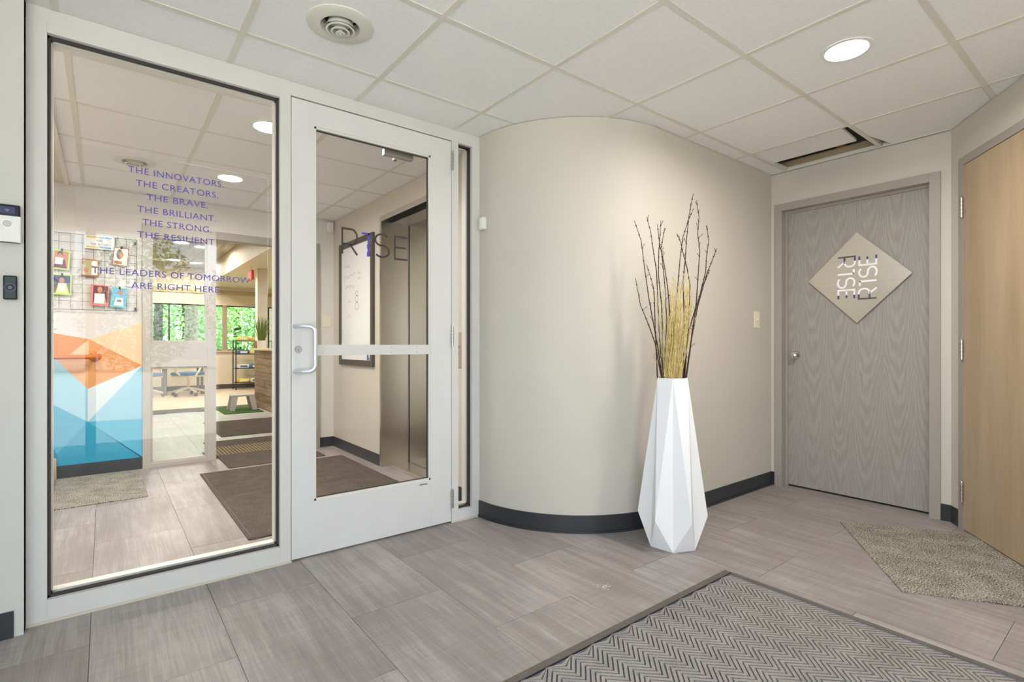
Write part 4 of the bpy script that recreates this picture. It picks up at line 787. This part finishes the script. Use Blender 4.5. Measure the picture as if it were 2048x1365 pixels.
# task chairs and table
def task_chair(x, y, rz, label):
    t_ = thing('task_chair', label, 'chair', (x, y, 0), rz, 'task chairs at the lobby table')
    for k in range(5):
        a = R(72 * k + 15); c_, s_ = math.cos(a), math.sin(a); ar = MB().tube([(0, 0, .16), (.12 * c_, .12 * s_, .145), (.31 * c_, .31 * s_, .085)], [.028, .026, .018], 8).build('base_arm', 'chair_frame', t_, True, local=True)
        MB().lathe([(.0001, -.022), (.030, -.022), (.034, 0), (.030, .022), (.0001, .022)], (.31 * c_, .31 * s_, .035), 'x', 16).build('caster', 'caster_dark', ar, True, local=True)
    MB().tube([(0, 0, .14), (0, 0, .40)], .026, 10).build('gas_lift', 'chair_frame', t_, True, local=True)
    B(-.22, .22, -.22, .22, .40, .435).build('seat_pan', 'chair_frame', t_, local=True, bevel=.012); B(-.23, .23, -.23, .24, .436, .50).build('seat_cushion', 'chair_blue', t_, local=True, bevel=.025)
    for s_ in (-1, 1): MB().tube([(s_ * .10, .05, .40), (s_ * .27, .10, .42), (s_ * .29, .02, .55), (s_ * .29, -.10, .68), (s_ * .29, .16, .69)], .018, 8).build('armrest', 'chair_frame', t_, True, local=True)
    MB().tube([(0, .18, .42), (0, .30, .50), (0, .33, .75), (0, .31, .98)], .024, 8).build('back_spine', 'chair_frame', t_, True, local=True); B(-.21, .21, .27, .30, .58, 1.02).build('backrest', 'grey_plastic', t_, local=True, bevel=.014)
task_chair(.66, 12.95, R(200), 'cream framed task chair with a blue seat beside the left table leg'); task_chair(1.42, 12.95, R(130), 'cream framed task chair with a blue seat turned sideways beside the right table leg')
tb = thing('work_table', 'long work table in front of the lobby strip window', 'table', (1.2, 13.55, 0)); B(-.2, 1.85, 13.15, 13.85, .725, .75).build('table_top', 'sill_trim', tb)
for x in (-.1, 1.03, 1.70):
    for y in (13.2, 13.8): MB().tube([(x, y, 0), (x, y, .725)], .028, 8).build('leg', 'table_leg', tb)

# =================================================================== OUTDOORS
struct(B(-40, 40, YF + .2, 60, -.4, -.3).build('ground_lawn', 'lawn'), 'lawn outside the lobby windows', 'ground'); struct(B(-30, 30, -40, -1.1, -.16, -.06).build('ground_pavement', 'concrete'), 'pale pavement outside the entrance', 'ground')
struct(B(-30, -1.35, -1.1, YF, -.16, -.06).build('ground_side', 'concrete'), 'pale pavement along the side of the building', 'ground')
def crown(mb, c, r_, n, seed, sz=(.06, .15)):
    q = random.Random(seed)
    for i in range(n):
        d = Vector((q.gauss(0, 1), q.gauss(0, 1), q.gauss(0, 1))).normalized() * (q.uniform(.35, 1) ** .5); p = Vector((c[0] + d.x * r_[0], c[1] + d.y * r_[1], c[2] + d.z * r_[2]))
        a = Vector((q.gauss(0, 1), q.gauss(0, 1), q.gauss(0, .7))).normalized(); b = a.cross(Vector((q.gauss(0, 1), q.gauss(0, 1), q.gauss(0, 1)))).normalized(); s_ = q.uniform(*sz); k = len(mb.v)
        mb.v += [tuple(p + a * s_), tuple(p + b * s_ * .45), tuple(p - a * s_), tuple(p - b * s_ * .45)]; mb.f.append((k, k + 1, k + 2, k + 3))
def tree(x, y, tr, th, cz, cr3, mat, bark, label, seed, n=1500, group='trees outside the lobby windows'):
    t_ = thing('tree', label, 'tree', (x, y, -.3), 0, group); MB().tube([(x, y, -.3), (x + .05, y, th * .5), (x - .04, y, th)], [tr, tr * .85, tr * .6], 10).build('trunk', bark, t_, True)
    mb = MB(); crown(mb, (x, y, cz), cr3, n * 3, seed); me = bpy.data.meshes.new('foliage'); o_ = wloc(t_); me.from_pydata([tuple(Vector(v) - o_) for v in mb.v], [], mb.f); me.materials.append(MATS[mat]); o = bpy.data.objects.new('foliage', me); COL.objects.link(o); o.parent = t_; o['kind'] = 'stuff'
tree(2.02, 18.0, .20, 6, 6.8, (3, 3, 2.2), 'leaf_a', 'bark', 'thick grey trunked tree close outside the strip window', 1); tree(1.17, 17.6, .12, 5, 6.2, (2, 2, 1.6), 'leaf_b', 'bark_dark', 'slim dark trunked tree outside the strip window beside the thick one', 2, 900)
tree(4.7, 20.0, .13, 6, 6.5, (2.5, 2.5, 2), 'leaf_b', 'bark', 'pale trunked tree outside the strip window beyond the rack', 3, 900)
k = 0
for x, y, h_ in ((-3, 24, 2.6), (0.2, 25, 2.8), (2.6, 24.5, 2.4), (4.6, 25.5, 2.9), (7.0, 25, 2.5), (9.6, 26, 2.9), (12.5, 27, 2.8), (-6, 25, 2.7)):
    tree(x, y, .2, 3, h_, (2.3, 1.8, 3.0), ('leaf_a', 'leaf_b', 'leaf_a')[k % 3], 'bark_dark', ('low branching light green tree behind the lawn', 'low branching deep green tree behind the lawn', 'low branching light green tree behind the lawn')[k % 3], 20 + k, 1900); k += 1
for i, (x, y) in enumerate(((2.6, 17.5), (4.0, 17.6), (5.6, 18.0), (-.8, 17.6))):
    sh = thing('shrub', 'low dark green shrub on the lawn below the strip window', 'shrub', (x, y, -.3), 0, 'shrubs on the lawn'); mb = MB(); crown(mb, (x, y, .2), (.8, .5, .55), 700, 60 + i, (.05, .12)); me = bpy.data.meshes.new('foliage'); o_ = wloc(sh); me.from_pydata([tuple(Vector(v) - o_) for v in mb.v], [], mb.f); me.materials.append(MATS['leaf_c']); o = bpy.data.objects.new('foliage', me); COL.objects.link(o); o.parent = sh; o['kind'] = 'stuff'
    MB().tube([(x, y, -.3), (x, y, .1)], .04, 6).build('stem', 'bark_dark', sh)
for i, (x, y) in enumerate(((-8.5, -21), (-3.6, -22), (1.2, -21.5), (6.0, -22.2))):  # unseen trees added so the storefront glass mirrors dark foliage, not bright sky
    tree(x, y, .2, 3, 2.9, (2.3, 1.6, 3.1), 'leaf_c', 'bark_dark', 'unseen dark green tree added beyond the forecourt for the storefront reflection', 80 + i, 1500, 'trees added for the storefront reflection')
# building envelope so that daylight enters only through its openings
struct(B(-3.3, 6.3, -1.15, YF + .2, 2.98, 3.1).build('roof', 'dark_plenum'), 'flat roof over the building', 'roof')
en = MB(); en.box(4.42, 6.3, -1.15, Y2, -.1, 2.98); en.box(-1.5, -1.36, -1.15, -1.0, 2.2, 2.98); en.box(-1.40, -1.35, -1.1, Y2, 2.2, 2.98); en.box(-1.35, 4.42, -1.15, -1.1, 2.2, 2.98); en.box(-3.2, -1.36, Y2, Y2 + .1, 2.9, 2.98); en.box(1.7, 4.42, -1.15, -1.1, -.1, 2.98); en.box(-1.42, -1.36, 2.7, Y2 + .1, 0, 2.3)
struct(en.build('wall_envelope', 'wall_paint'), 'outer walls closing the building', 'wall')
